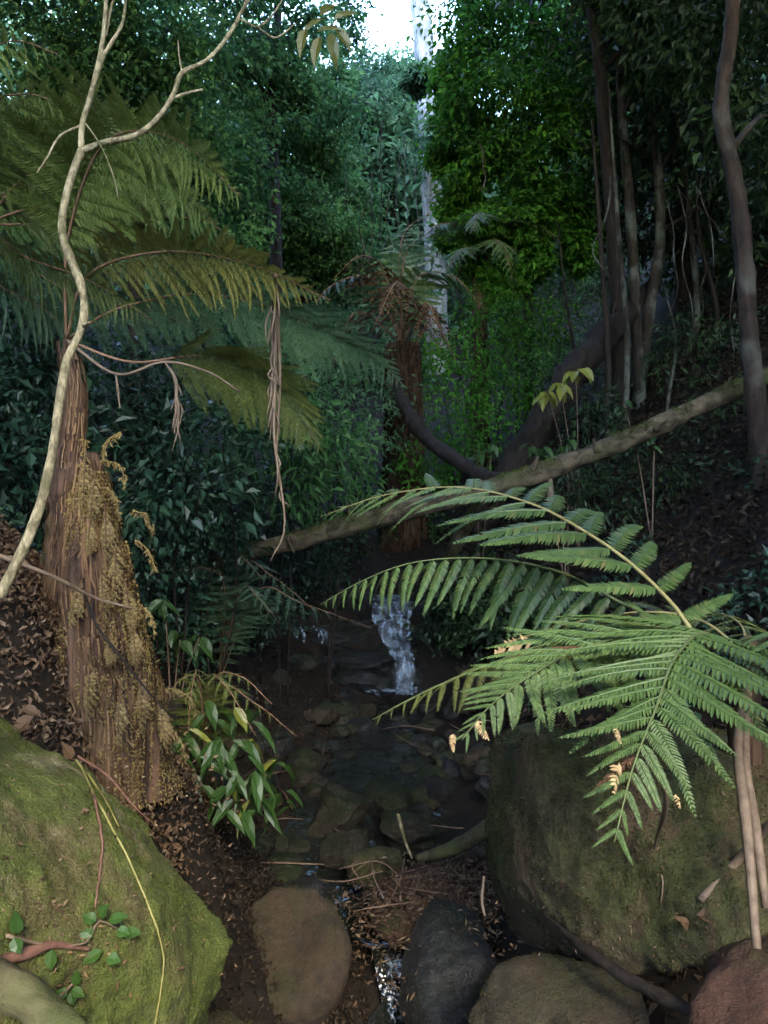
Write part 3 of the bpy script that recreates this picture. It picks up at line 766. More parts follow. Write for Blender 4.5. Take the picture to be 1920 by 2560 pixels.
for i, pts in enumerate([[cL, P(290, 935, 2.5), P(410, 905, 2.45), P(520, 930, 2.5), P(600, 980, 2.55)], [P(690, 688, 2.17), P(690, 775, 2.36), P(688, 950, 2.4), P(686, 1100, 2.4), P(712, 1310, 2.42), P(676, 1402, 2.42)],
                         [P(694, 690, 2.17), P(694, 790, 2.38), P(700, 960, 2.42), P(692, 1130, 2.42), P(704, 1230, 2.42)], [P(686, 688, 2.17), P(682, 800, 2.38), P(682, 1000, 2.41), P(690, 1160, 2.41)], [P(413, 906, 2.45), P(440, 960, 2.45), P(436, 1085, 2.45)], [P(290, 935, 2.5), P(300, 1020, 2.5)]]):
    rr = [.006, .005, .004, .003] if i == 0 else [.003, .0055, .005, .0035, .002]
    bgm = Bag().tube(pts, rr, seg=6, rough=.3, n=30)
    if i in (1, 3, 4):
        for q in range(10):
            t = rng.uniform(.05, .8); c_ = catmull(pts, 30)[int(t * 29)]; z_ = rng.uniform(.05, .16)
            bgm.tube([c_, c_ + [rng.normal() * .01, rng.normal() * .01, -z_ * .5], c_ + [rng.normal() * .014, rng.normal() * .01, -z_]], [.003, .0035, .001], seg=4, n=6)
    bgm.build('dead_stalk', M_stalk_dead, fernL, bL)['label'] = 'withered brown frond stalk hanging'
# fibrous mantle
def mantle():
    axis = catmull(PL((222, 1130, 2.4), (235, 1300, 2.38), (262, 1500, 2.38), (290, 1750, 2.42), (305, 1990, 2.45)), 90)
    rad = interp_list([.018, .045, .075, .1, .115, .125, .13], 90)
    V = []; F = []; seg = 64
    for i in range(90):
        for k in range(seg):
            a = 2 * math.pi * k / seg
            q = np.array([math.cos(a), math.sin(a), 0])
            r = rad[i] * (1 + .5 * mnoise.noise(Vector((math.cos(a) * 2.5, math.sin(a) * 2.5, axis[i][2] * 3.5))) + .16 * mnoise.noise(Vector((math.cos(a) * 11, math.sin(a) * 11, axis[i][2] * 3))) + .1 * mnoise.noise(Vector((math.cos(a) * 30, math.sin(a) * 30, axis[i][2] * 8))))
            V.append(axis[i] + q * r)
    for i in range(89):
        for k in range(seg):
            F.append((i * seg + k, i * seg + (k + 1) % seg, (i + 1) * seg + (k + 1) % seg, (i + 1) * seg + k))
    F.append(tuple(range(seg)))
    m = add('root_mantle', mesh_from('root_mantle', np.array(V) - bL, F, M_fibre), fernL)
    m['label'] = 'shaggy skirt of brown root fibre and dried filmy fern'
    rs = np.random.default_rng(3); VV = np.array(V).reshape(90, seg, 3)
    # hanging strands: narrow ribbons
    pos = []; 
    sV = []; sF = []; n0 = 0
    for j in range(1100):
        i = int(rs.uniform(2, 80)); k = int(rs.integers(seg)); L = int(rs.uniform(4, 13))
        out = nrm(VV[i, k] - axis[i]); w = rs.uniform(.0012, .003); side = np.cross(out, [0, 0, 1.0])
        steps = list(range(i, min(i + L, 89), 2))
        if len(steps) < 3: continue
        off = rs.uniform(.002, .012); kk = float(k)
        for s_ in steps:
            kk += rs.normal() * .25
            p = VV[s_, int(kk) % seg] + out * off
            sV += [p - side * w, p + side * w + out * w]
        for a in range(len(steps) - 1):
            b = n0 + a * 2; sF.append((b, b + 1, b + 3, b + 2))
        n0 += len(steps) * 2
    s = add('root_strands', mesh_from('root_strands', np.array(sV) - bL, sF, M_strand, False), m); s['kind'] = 'stuff'
    # filmy fern tufts
    n = 17000; i = rs.integers(5, 90, n); k = rs.integers(0, seg, n)
    patch = np.array([mnoise.noise(Vector((VV[a, b] * 5).tolist())) for a, b in zip(i, k)])
    keep = patch + (VV[i, k][:, 0] - axis[i][:, 0]) * 2.5 > -.12
    i, k = i[keep], k[keep]; n = len(i)
    p = VV[i, k]; out = nrm(p - axis[i]); out[:, 2] = 0
    d = nrm(out * .5 + rs.normal(size=(n, 3)) * .45 - np.array([0, 0, .9]))
    V2, F2 = leaf_arrays(p + out * rs.uniform(0, 1, (n, 1)) * (.004 + .03 * np.clip(patch[keep], 0, 1)[:, None]), d, nrm(out + rs.normal(size=(n, 3)) * .4), rs.uniform(.006, .017, n), rs.uniform(.003, .007, n), .2, .3)
    s = add('filmy_fern', fast_mesh('filmy_fern', V2 - bL, F2, M_filmy), m); s['kind'] = 'stuff'
    # drooping sprigs
    for (a, b, c) in [((255, 1150, 2.36), (300, 1165, 2.3), (312, 1215, 2.3)), ((270, 1220, 2.35), (290, 1250, 2.3), (296, 1290, 2.3)), ((330, 1275, 2.32), (362, 1290, 2.3), (384, 1330, 2.3)), ((338, 1350, 2.32), (370, 1375, 2.3), (388, 1420, 2.3)),
                      ((345, 1510, 2.32), (378, 1540, 2.28), (386, 1590, 2.28)), ((215, 1100, 2.4), (208, 1160, 2.35), (205, 1230, 2.33)), ((420, 1720, 2.34), (470, 1740, 2.32), (490, 1780, 2.32)), ((400, 1800, 2.34), (450, 1850, 2.3), (462, 1900, 2.3)), ((300, 1080, 2.42), (262, 1110, 2.4), (260, 1160, 2.38))]:
        c_ = catmull(PL(a, b, c), 14)
        bgm = Bag().tube(c_, [.002, .0012], seg=4, n=10)
        sp = bgm.build('filmy_sprig', M_strand, m, bL)
        n = 70; q = c_[rs.integers(0, 14, n)]
        V3, F3 = leaf_arrays(q + rs.normal(size=(n, 3)) * .003, rs.normal(size=(n, 3)) * .6 - np.array([0, 0, 1.0]), rs.normal(size=(n, 3)) + [0, -1, 0], rs.uniform(.008, .022, n), rs.uniform(.004, .007, n))
        # leaflets belong to the sprig mesh itself
        me = sp.data; vs0 = np.array([v.co for v in me.vertices]); f0 = [tuple(p_.vertices) for p_ in me.polygons]
        sp.data = mesh_from('filmy_sprig', np.vstack([vs0, V3 - bL]), f0 + [tuple(int(x) + len(vs0) for x in f) for f in F3], M_filmy, False)
mantle()
def skirt():
    rs = np.random.default_rng(31); ps = pinna_set(M_filmy, False, (.5, .8, 1.1), 10, .2, .2)
    tops = [(215, 1120, 2.36), (240, 1180, 2.33), (262, 1260, 2.3), (225, 1300, 2.3), (290, 1340, 2.3), (250, 1420, 2.28), (310, 1450, 2.29), (205, 1450, 2.29), (330, 1560, 2.29), (275, 1580, 2.27), (225, 1640, 2.28), (350, 1680, 2.3), (300, 1720, 2.28), (390, 1740, 2.32)]
    for i, (px, py, d) in enumerate(tops):
        L = rs.uniform(90, 190); dx = (px - 260) * .25 + rs.normal() * 12
        p = [P(px, py, d), P(px + dx * .5, py + L * .35, d - .035), P(px + dx, py + L, d - .03)]
        frond(fernL, bL, p, ps, .055, 9, .1, .0022, (0, -1, .2), .9, M_strand, 300 + i, 60, 30, 2.0, 'withered hanging frond', piece='withered_leaflet')
skirt()

def fibrous(parent, base, axis_pts, radii, n, seed, mat=M_strand, w=(.0012, .003), L=(.06, .25)):
    rs = np.random.default_rng(seed); A = catmull(axis_pts, 60); A = A[np.argsort(-A[:, 2])]; r = interp_list(radii, 60)
    sV = []; sF = []; n0 = 0; dz = abs(A[-1, 2] - A[0, 2]) / 59
    for j in range(n):
        i = int(rs.uniform(0, 56)); m = max(3, int(rs.uniform(*L) / dz)); a = rs.uniform(0, 2 * math.pi); off = rs.uniform(.98, 1.2); ww = rs.uniform(*w); k = 0
        for q in range(i, min(i + m, 60)):
            a += rs.normal() * .05; o = np.array([math.cos(a), math.sin(a), 0]); sd = np.array([-o[1], o[0], 0])
            p = A[q] + o * r[q] * off; sV += [p - sd * ww, p + sd * ww + o * ww]; k += 1
        sF += [(n0 + 2 * a_, n0 + 2 * a_ + 1, n0 + 2 * a_ + 3, n0 + 2 * a_ + 2) for a_ in range(k - 1)]; n0 += 2 * k
    s = add('root_strands', mesh_from('root_strands', np.array(sV) - base, sF, mat, False), parent); s['kind'] = 'stuff'
fibrous(fernL, bL, [bL, P(150, 1420, 2.55), P(165, 1200, 2.55), P(185, 1000, 2.58), cL], [.03, .036, .042, .05, .06], 900, 4, w=(.0008, .002), L=(.04, .14))

# -- tree fern beyond the edge of the picture, whose fronds reach in
bO = np.array([-1.75, 3.0, g1(-1.75, 3.0) - .1]); cO = P(-40, 560, 2.9)
fernO = thing('tree_fern', bO, 'tree fern at the picture edge whose fronds reach in behind the sapling', 'fern')
Bag().tube([bO, P(-90, 1150, 3.0), P(-70, 900, 3.0), P(-60, 720, 2.95), cO], [.06, .05, .045, .045, .03], seg=14, n=40, rough=.3).build('trunk', M_fibre, fernO, bO)
OF = [([cO, P(-60, 300, 2.5), P(60, 235, 2.3), P(205, 285, 2.2)], PS_yg, .24), ([cO, P(-120, 200, 2.4), P(20, 105, 2.2), P(145, 135, 2.1)], PS_yg, .24),
      ([cO, P(80, 430, 2.8), P(260, 400, 2.7), P(430, 470, 2.65), P(540, 560, 2.6)], PS_yg, .28), ([cO, P(100, 520, 2.9), P(300, 560, 2.9), P(480, 620, 2.9)], PS_olive, .25),
      ([cO, P(60, 640, 2.6), P(220, 700, 2.45), P(380, 800, 2.4)], PS_olive, .22)]
for i, (pts, ps, pl) in enumerate(OF):
    frond(fernO, bO, pts, ps, pl * 1.1, 34 if i > 1 else 20, .15, .005, (0, .75, .7), .22, M_rachis_brown, 40 + i, 62, 36, 2.2, smin=.6)
bQ = np.array([-2.6, 3.6, g1(-2.6, 3.6) - .1]); cQ = P(-160, 560, 3.6)
fernQ = thing('tree_fern', bQ, 'farther tree fern whose blue-green fronds fill the gap behind the golden frond', 'fern')
Bag().tube([bQ, (bQ + cQ) / 2 + [.05, 0, 0], cQ], [.07, .055, .04], seg=14, n=30, rough=.3).build('trunk', M_fibre, fernQ, bQ)
for i, (pts, ps, pl) in enumerate([([cQ, P(80, 380, 3.4), P(260, 300, 3.4), P(420, 330, 3.4)], PS_olive, .3), ([cQ, P(20, 640, 3.5), P(200, 740, 3.5), P(420, 790, 3.5), P(560, 900, 3.5)], PS_teal, .3),
                                   ([cQ, P(150, 560, 3.3), P(380, 540, 3.2), P(530, 560, 3.1), P(600, 640, 3.1)], PS_green, .3), ([cQ, P(-20, 700, 3.4), P(120, 780, 3.3), P(250, 900, 3.3)], PS_teal, .28), ([cQ, P(60, 470, 3.3), P(220, 480, 3.2), P(330, 560, 3.2)], PS_yg, .3)]):
    frond(fernQ, bQ, pts, ps, pl * 1.1, 28, .15, .006, (0, .75, .7), .22, M_rachis_brown, 140 + i, 70, 36, 2.0, smin=.6)

# -- small ferns by the waterfall and centre tree fern
def fern_small(name, label, base, fronds, ps, pl, npair=16, mat=M_rachis_brown, droop=.25):
    t = thing(name, base, label, 'fern')
    for i, pts in enumerate(fronds):
        frond(t, np.asarray(base, float), [np.asarray(base, float)] + list(pts), ps, pl, npair, .12, .005, (0, 0, 1), droop, mat, 60 + i)
    return t
b1 = np.array([-1.0, 5.0, g1(-1.0, 5.0)])
fern_small('ground_fern', 'blue-green fern drooping over rocks beside the waterfall', b1,
           [PL((600, 1420, 4.9), (680, 1440, 4.7), (790, 1530, 4.6)), PL((560, 1400, 4.9), (600, 1390, 4.7), (660, 1450, 4.5)), PL((640, 1480, 4.7), (760, 1510, 4.5), (930, 1570, 4.45)), PL((560, 1460, 4.6), (470, 1420, 4.4), (420, 1450, 4.3)), PL((600, 1480, 4.6), (650, 1500, 4.3), (700, 1560, 4.2))], PS_teal, .26)
b2 = P(520, 1790, 3.1); b2[2] = g1(b2[0], b2[1])
fern_small('ground_fern', 'low olive fern between the shaggy trunk and the creek', b2,
           [PL((530, 1720, 2.9), (600, 1690, 2.8), (680, 1760, 2.75)), PL((520, 1720, 2.85), (560, 1710, 2.7), (640, 1840, 2.65)), PL((500, 1720, 3.0), (450, 1700, 2.9), (420, 1760, 2.85)), PL((540, 1730, 2.9), (640, 1760, 2.8), (740, 1840, 2.78)), PL((500, 1700, 2.8), (480, 1720, 2.6), (470, 1830, 2.55))], PS_olive, .15)
cC = P(1005, 860, 7.6); bC = np.array([cC[0], 7.6, g1(cC[0], 7.6) - .1])
fernC = thing('tree_fern', bC, 'stout brown tree fern trunk behind the fallen log, crowned with withered fronds', 'fern')
Bag().tube([bC, P(1010, 1300, 7.6), P(1008, 1000, 7.6), cC], [.2, .17, .15, .14], seg=20, n=40, rough=.35).build('trunk', M_fibre, fernC, bC)
fibrous(fernC, bC, [bC, P(1010, 1300, 7.6), P(1008, 1000, 7.6), cC], [.14, .15, .17, .2], 1500, 5, M_strand_dark, (.003, .008), (.1, .4))
for i, pts in enumerate([PL((930, 700, 7.4), (820, 720, 7.2), (760, 820, 7.1)), PL((960, 680, 7.2), (900, 640, 6.9), (830, 700, 6.8)), PL((1040, 700, 7.3), (1130, 690, 7.2), (1200, 760, 7.2)), PL((1010, 650, 7.4), (1060, 590, 7.2), (1110, 560, 7.0)), PL((1000, 720, 7.0), (980, 720, 6.6), (930, 830, 6.4)),
                         PL((1060, 760, 7.1), (1090, 800, 6.9), (1140, 900, 6.9)), PL((900, 780, 7.1), (850, 850, 7.0), (820, 960, 7.0)), PL((1000, 640, 7.9), (1020, 570, 8.2), (1080, 530, 8.3))]):
    frond(fernC, bC, [cC] + list(pts), [PS_teal, PS_dead, PS_green, PS_teal, PS_dead, PS_dead, PS_dead, PS_green][i], .4, 17, .15, .012, (0, 0, 1), .3, M_rachis_brown, 80 + i)
cD = P(1200, 640, 9.0); bD = np.array([cD[0], 9.0, g1(cD[0], 9.0) - .1])
fernD = thing('tree_fern', bD, 'bright green tree fern under the vivid leafy tree', 'fern')
Bag().tube([bD, (bD + cD) / 2, cD], [.12, .1, .09], seg=14, n=30, rough=.3).build('trunk', M_fibre, fernD, bD)
for i, pts in enumerate([PL((1150, 570, 8.8), (1100, 560, 8.6), (1040, 590, 8.5)), PL((1260, 560, 8.7), (1340, 560, 8.6), (1400, 600, 8.5)), PL((1160, 620, 8.4), (1110, 680, 8.2)), PL((1230, 600, 8.3), (1260, 620, 8.0), (1280, 700, 7.9)), PL((1200, 560, 8.6), (1200, 530, 8.3), (1180, 580, 8.0)), PL((1280, 590, 9.2), (1380, 600, 9.3))]):
    frond(fernD, bD, [cD] + list(pts), PS_green if i % 2 else PS_teal, .42, 16, .12, .01, (0, 0, 1), .2, M_rachis_brown, 90 + i)

# ------------------------------------------------------------------ logs, trunks, sapling
def stem_thing(name, label, cat, pts, radii, mat, seg=10, n=None, rough=.15, group=None):
    pts = [np.asarray(p, float) for p in pts]; b = pts[0]
    V, F = tube_geo(pts, radii, seg, n, rough, seed=len(label))
    return tag(add(name, mesh_from(name, V - b, F, mat), None, b), label, cat, group)

stem_thing('fallen_log', 'long mossy fallen log slanting across the gully', 'log', PL((300, 1470, 5.5), (430, 1425, 5.2), (560, 1400, 5.1), (960, 1290, 5.0), (1310, 1195, 5.0), (1600, 1085, 5.1), (1860, 965, 5.2), (2000, 900, 5.3)), [.03, .045, .056, .06, .06, .058, .055, .05], M_log, 24, 160, .3)
stem_thing('leaning_tree', 'thin dark trunk leaning into the middle of the fallen log', 'tree', PL((985, 930, 7.0), (1010, 1010, 6.6), (1070, 1095, 6.2), (1160, 1165, 5.7), (1280, 1215, 5.25)), [.05, .052, .055, .055, .055], M_dark_bark, 18, 70, .45)
stem_thing('leaning_tree', 'thick brown trunk leaning up the slope beside the fallen log', 'tree', PL((1180, 1330, 6.9), (1270, 1190, 6.9), (1340, 1080, 6.9), (1440, 930, 7.0), (1540, 810, 7.6), (1640, 700, 9.0)), [.14, .13, .125, .11, .08, .05], M_dark_bark, 20, 80, .4)
stem_thing('mossy_root', 'green mossy root propped under the fallen log', 'root', PL((1120, 1400, 5.9), (1170, 1310, 5.6), (1240, 1230, 5.3)), [.05, .045, .04], M_log, 12, 30, .2)
stem_thing('snapped_stub', 'short broken stub standing under the fallen log', 'stub', PL((1378, 1262, 5.0), (1374, 1200, 5.0), (1372, 1160, 4.98)), [.02, .02, .018], M_stalk_dead, 8, 12, .2)

lg = bpy.data.objects['fallen_log']; lb = np.array(lg.location)
for a_, b_ in [((880, 1300, 4.97), (868, 1262, 4.9)), ((1150, 1228, 4.95), (1162, 1262, 4.85)), ((1330, 1175, 4.97), (1345, 1142, 4.93)), ((1490, 1128, 5.0), (1484, 1098, 4.95)), ((1640, 1075, 5.05), (1668, 1050, 4.98)), ((720, 1345, 5.0), (735, 1380, 4.93))]:
    Bag().tube(PL(a_, b_), [.022, .013, .009], seg=8, n=8, rough=.4).build('broken_stub', M_log, lg, lb)
for o_ in [o for o in bpy.data.objects if o.name.startswith(('fallen_log', 'mossy_root'))]:
    moss(o_, 14000, .014, M_moss, 5, .1, .0)

# pale sapling
bS = P(-120, 1800, 1.5); bS[2] = g1(bS[0], bS[1])
sap = thing('sapling', bS, 'pale bare forked sapling winding up in front of the ferns', 'sapling')
Bag().tube([bS] + list(PL((-60, 1620, 1.5), (5, 1480, 1.5), (85, 1310, 1.52), (128, 1150, 1.55), (150, 1000, 1.57), (168, 900, 1.6), (206, 815, 1.62), (206, 725, 1.64), (178, 650, 1.66), (155, 575, 1.68), (168, 480, 1.7), (203, 375, 1.72))), [.016, .0155, .0145, .013, .0115, .0105, .0095, .009, .0085, .0078], seg=14, n=140, rough=.3).build('stem', M_sapling, sap, bS)
SB = [([(203, 378, 1.72), (206, 310, 1.73), (228, 235, 1.75), (252, 130, 1.77), (262, 50, 1.78), (268, -60, 1.8)], [.0075, .006, .005, .004]),
      ([(232, 220, 1.75), (262, 135, 1.77), (305, 60, 1.8), (316, -20, 1.82)], [.005, .004, .004, .003]),
      ([(203, 378, 1.72), (262, 356, 1.73), (335, 340, 1.76), (390, 300, 1.8), (432, 240, 1.83), (455, 183, 1.85), (518, 150, 1.88), (570, 90, 1.92), (612, 15, 1.95), (650, -60, 1.98)], [.0075, .0062, .0058, .005, .0045, .0045]),
      ([(432, 246, 1.83), (470, 232, 1.83), (508, 224, 1.83)], [.004, .0035, .003]),
      ([(602, 48, 1.94), (640, 66, 1.95), (675, 45, 1.97), (712, -10, 2.0)], [.003, .0025, .002]),
      ([(640, 64, 1.95), (688, 94, 1.96), (740, 58, 1.98)], [.0022, .002, .0015]),
      ([(205, 312, 1.73), (150, 340, 1.7), (120, 390, 1.68), (92, 432, 1.66)], [.003, .0024, .0012]),
      ([(215, 310, 1.73), (255, 370, 1.7), (285, 445, 1.68), (296, 500, 1.67)], [.0018, .0014, .001]),
      ([(455, 183, 1.85), (448, 140, 1.86), (445, 100, 1.87)], [.0022, .0016, .001]),
      ([(206, 812, 1.62), (215, 812, 1.6), (222, 806, 1.58)], [.006, .004, .002]),
      ([(265, 90, 1.78), (275, 30, 1.8), (292, -30, 1.82)], [.003, .003, .002])]
for pts, r in SB:
    Bag().tube(PL(*pts), r, seg=8, n=len(pts) * 7, rough=.15).build('branch', M_sapling, sap, bS)
def big_leaf(parent, base, p, d, n, L, W, mat, name='leaf', droop=.3, label=None):
    V, F = leaf_arrays([p], [d], [n], L, W, .15, droop, True)
    o = add(name, fast_mesh(name, V - base, F, mat, False), parent)
    if label: o['label'] = label
    return o
for i, (a, b_) in enumerate([((760, 85, 1.99), (800, 35, 1.98)), ((790, 80, 1.97), (850, 60, 1.95)), ((800, 40, 1.98), (835, 0, 2.0)), ((800, 90, 1.97), (780, 145, 1.95)), ((825, 80, 1.96), (840, 145, 1.94)), ((835, 50, 1.96), (885, 20, 1.96)), ((765, 70, 1.99), (745, 120, 1.97)), ((840, 70, 1.96), (875, 110, 1.95))]):
    p, q = P(*a), P(*b_)
    big_leaf(sap, bS, p, q - p, np.array([.2 * (i % 3 - 1), -.8, .6]), np.linalg.norm(q - p) * 1.15, .028, M_leaf_olive)

# trunks of the dark slope
def tree_trunk(name, label, px_pts, radii, mat, clumps, leafmat, leaf=.07, nsub=40, per=60, seed=0, cat='tree', group=None, seg=12, branches=True, rough=.15, droop=.45, rs_frac=.24):
    pts = [P(*q) for q in px_pts]
    lo = pts[-1]; base = np.array([lo[0], lo[1], g1(lo[0], lo[1]) - .1])
    if base[2] > lo[2]: base = lo
    t = thing(name, base, label, cat, group)
    Bag().tube(pts + ([base] if lo[2] - base[2] > .05 else []), radii, seg=seg, n=70, rough=rough, seed=seed).build('trunk', mat, t, base)
    rs = np.random.default_rng(seed + 500)
    if clumps:
        allp, alld, alln, siz = [], [], [], []
        top = catmull(pts, 40)
        for ci, (c, rad) in enumerate(clumps):
            c = np.asarray(P(*c)); rad = np.broadcast_to(np.asarray(rad, float), (3,))
            if branches:
                j = int(np.argmin(np.linalg.norm(top - (c - [0, 0, rad[2] * .8]), axis=1))); a = top[j]
                mid = (a + c) / 2 + rs.normal(size=3) * .08 * np.linalg.norm(c - a)
                Bag().tube([a, mid, c, c + nrm(c - a + [0, 0, .3]) * rad * .5], [min(radii) * .5 + .005, .012, .008, .003], seg=6, n=16).build('branch', mat, t, base)
            for s_ in range(nsub):
                u = nrm(rs.normal(size=3)); sc = c + u * rad * (.3 + .95 * rs.random() ** .8)
                n_ = int(per * rs.uniform(.5, 1.4)); sr = rad.mean() * rs_frac * rs.uniform(.6, 1.2)
                pp = sc + rs.normal(size=(n_, 3)) * sr * [1, 1, .6]
                dd = nrm(pp - sc + u * .3 * sr) * .7 + rs.normal(size=(n_, 3)) * .5 - np.array([0, 0, droop])
                allp.append(pp); alld.append(dd); alln.append(rs.normal(size=(n_, 3)) * .7 + np.array([0, -.5, .9])); siz.append(np.full(n_, rs.uniform(.65, 1.45)))
        allp = np.vstack(allp); alld = np.vstack(alld); alln = np.vstack(alln); n_ = len(allp); siz = np.concatenate(siz) * leaf
        V, F = leaf_arrays(allp, alld, alln, rs.uniform(.6, 1.3, n_) * siz, rs.uniform(.42, .7, n_) * siz, .2, .2)
        add('crown', fast_mesh('crown', V - base, F, leafmat), t)
    return t

tree_trunk('slender_tree', 'dark straight trunk nearest the vivid leafy tree', [(1470, -60, 7.6), (1495, 130, 7.6), (1515, 350, 7.6), (1532, 560, 7.6), (1545, 800, 7.6), (1560, 1120, 7.6)], [.055, .06, .065, .07, .075, .08], M_dark_bark, [((1600, -110, 7.4), (.8, .8, .6)), ((1600, 60, 7.9), (.6, .6, .5)), ((1740, -60, 7.2), (.8, .8, .7))], M_leaf_dark, .09, 40, 50, 1)
tree_trunk('slender_tree', 'thin lichen-spotted trunk close behind the dark straight trunk', [(1530, -60, 7.9), (1545, 100, 7.9), (1558, 330, 7.9), (1575, 520, 7.9), (1588, 760, 7.9), (1605, 1080, 7.9)], [.035, .04, .045, .05, .055, .06], M_lichen_bark, [((1600, 150, 8.2), (.8, .8, .9))], M_leaf_dark, .08, 36, 50, 2)
tree_trunk('slender_tree', 'crooked lichen-spotted trunk standing between straight slender trunks', [(1605, -60, 8.3), (1615, 150, 8.3), (1622, 270, 8.3), (1645, 420, 8.3), (1650, 600, 8.3), (1622, 790, 8.2), (1588, 1060, 8.1)], [.04, .045, .05, .05, .055, .06, .06], M_lichen_bark, [((1700, 250, 8.6), (.8, .8, 1.0)), ((1800, 450, 8.8), (.8, .8, .9))], M_leaf_dark, .08, 36, 50, 3)
tree_trunk('slender_tree', 'stout reddish trunk with pale patches near the log end', [(1838, -60, 4.9), (1825, 100, 4.9), (1802, 270, 4.9), (1835, 440, 4.9), (1860, 640, 4.9), (1880, 900, 4.9), (1905, 1180, 4.9)], [.042, .043, .048, .052, .054, .058, .066], M_red_bark, [((1880, -60, 6.0), (.7, .7, .6)), ((1960, 300, 6.6), (.6, .7, .9))], M_leaf_dark, .08, 36, 50, 4, rough=.22)
for i, (pp, rr, lab) in enumerate([([(1395, 560, 8.0), (1412, 720, 8.0), (1440, 900, 8.0), (1470, 1010, 8.0)], .022, 'spindly bare stem slanting behind the broad-leaved seedling'),
                                   ([(1655, 700, 7.2), (1690, 850, 7.2), (1670, 1000, 7.2)], .018, 'spindly stem rising just above the log'),
                                   ([(1480, 300, 7.0), (1505, 650, 7.0), (1520, 900, 7.0), (1515, 1130, 7.0)], .035, 'short dark stem at the foot of the slender trunks'),
                                   ([(1520, 200, 7.1), (1548, 600, 7.1), (1568, 850, 7.1), (1560, 1120, 7.1)], .03, 'grey young stem leaning beside the lichen-spotted trunks'),
                                   ([(1290, 620, 8.6), (1285, 760, 8.6), (1292, 900, 8.6)], .016, 'thin dark stem in front of the bright tree fern'),
                                   ([(1700, 480, 7.4), (1770, 540, 7.4), (1815, 600, 7.2)], .015, 'thin branch slanting across the dark slope toward the reddish trunk'),
                                   ([(1740, 430, 8.0), (1750, 600, 8.0), (1790, 760, 8.0)], .03, 'grey stem deep in the shade beside the reddish trunk'),
                                   ([(1700, 180, 8.6), (1712, 420, 8.6), (1740, 700, 8.6)], .04, 'faint grey trunk farthest back on the dark slope')]):
    lo = P(*pp[-1]); pts = [P(*q) for q in pp]
    if i not in (5,): pts.append(np.array([lo[0], lo[1], min(g1(lo[0], lo[1]), lo[2]) - .05]))
    stem_thing('thin_stem', lab, 'stem', pts[::-1], [rr, rr * .85, rr * .6, rr * .25], (M_dark_bark, M_lichen_bark)[i % 2], 8, 24, .15)

# pale gum and leafy trees behind
tree_trunk('gum_tree', 'tall pale gum trunk lit against the sky', [(1035, -160, 14.5), (1050, 0, 14.3), (1062, 150, 14.2), (1070, 300, 14.1), (1076, 420, 14), (1082, 540, 14), (1092, 760, 14)], [.16, .165, .17, .17, .175, .18, .19], M_gum_bark, [((1010, -260, 14.5), (1.6, 1.4, 1.0))], M_leaf_teal, .14, 30, 40, 10)
tree_trunk('leafy_tree', 'vivid green leafy tree between the gum and the dark trunks', [(1330, -40, 9.4), (1330, 200, 9.4), (1325, 420, 9.4), (1322, 620, 9.4), (1320, 800, 9.4)], [.03, .04, .05, .06, .06], M_dark_bark,
           [((1215, 120, 9.2), (.5, .6, .5)), ((1330, 50, 9.0), (.6, .6, .45)), ((1165, 290, 9.3), (.3, .5, .4)), ((1290, 250, 8.8), (.55, .6, .45)), ((1400, 170, 9.2), (.5, .6, .45)), ((1230, 430, 9.2), (.4, .5, .3)), ((1350, 420, 8.9), (.45, .6, .35)),
            ((1150, 520, 9.6), (.22, .4, .2)), ((1280, 560, 8.8), (.4, .4, .2)), ((1430, 330, 9.3), (.5, .6, .35)), ((1190, 40, 9.6), (.3, .5, .3)), ((1465, 60, 9.4), (.5, .6, .45)), ((1110, 400, 9.8), (.16, .3, .14)), ((1120, 180, 9.8), (.16, .3, .16)), ((1400, 520, 9.2), (.3, .4, .25)), ((1175, 640, 9.0), (.14, .25, .22)), ((1250, 700, 8.9), (.2, .25, .2)), ((1345, 640, 8.9), (.12, .25, .2)), ((1450, 620, 9.1), (.15, .25, .25)), ((1130, 590, 9.4), (.12, .2, .12)), ((1210, 560, 8.6), (.14, .2, .1))], M_leaf_vivid, .07, 40, 52, 11)
tree_trunk('leafy_tree', 'blue-green tree wrapped around the pale gum trunk', [(960, 230, 16), (960, 330, 16), (965, 520, 16), (970, 760, 16)], [.06, .08, .1, .1], M_dark_bark,
           [((930, 215, 16.5), (.6, .8, .5)), ((1000, 240, 17.5), (.6, .8, .6)), ((920, 300, 15.5), (.6, .7, .6)), ((990, 380, 17.2), (.5, .7, .6)), ((1160, 190, 16), (.35, .6, .45)), ((1130, 260, 16), (.4, .6, .7)), ((880, 420, 15.5), (.5, .7, .6)), ((985, 520, 16.5), (.6, .7, .5)), ((1130, 420, 15), (.4, .6, .6)), ((1045, 200, 13.2), (.16, .2, .16)), ((1095, 330, 13.2), (.12, .2, .16))], M_leaf_teal, .1, 50, 85, 12)
tree_trunk('leafy_tree', 'rounded green tree in the middle of the far slope', [(740, 330, 12.5), (745, 480, 12.5), (750, 640, 12.5), (755, 860, 12.5)], [.04, .06, .08, .09], M_dark_bark,
           [((720, 380, 12), (.6, .6, .45)), ((800, 430, 12.2), (.6, .6, .45)), ((680, 480, 11.6), (.5, .6, .45)), ((780, 540, 11.5), (.6, .6, .45)), ((860, 560, 12.5), (.5, .6, .5)), ((700, 600, 12), (.6, .6, .45)), ((820, 660, 12), (.55, .6, .4)), ((620, 560, 12), (.5, .6, .5)), ((900, 680, 12), (.5, .6, .4))], M_leaf_mid, .08, 50, 85, 13)
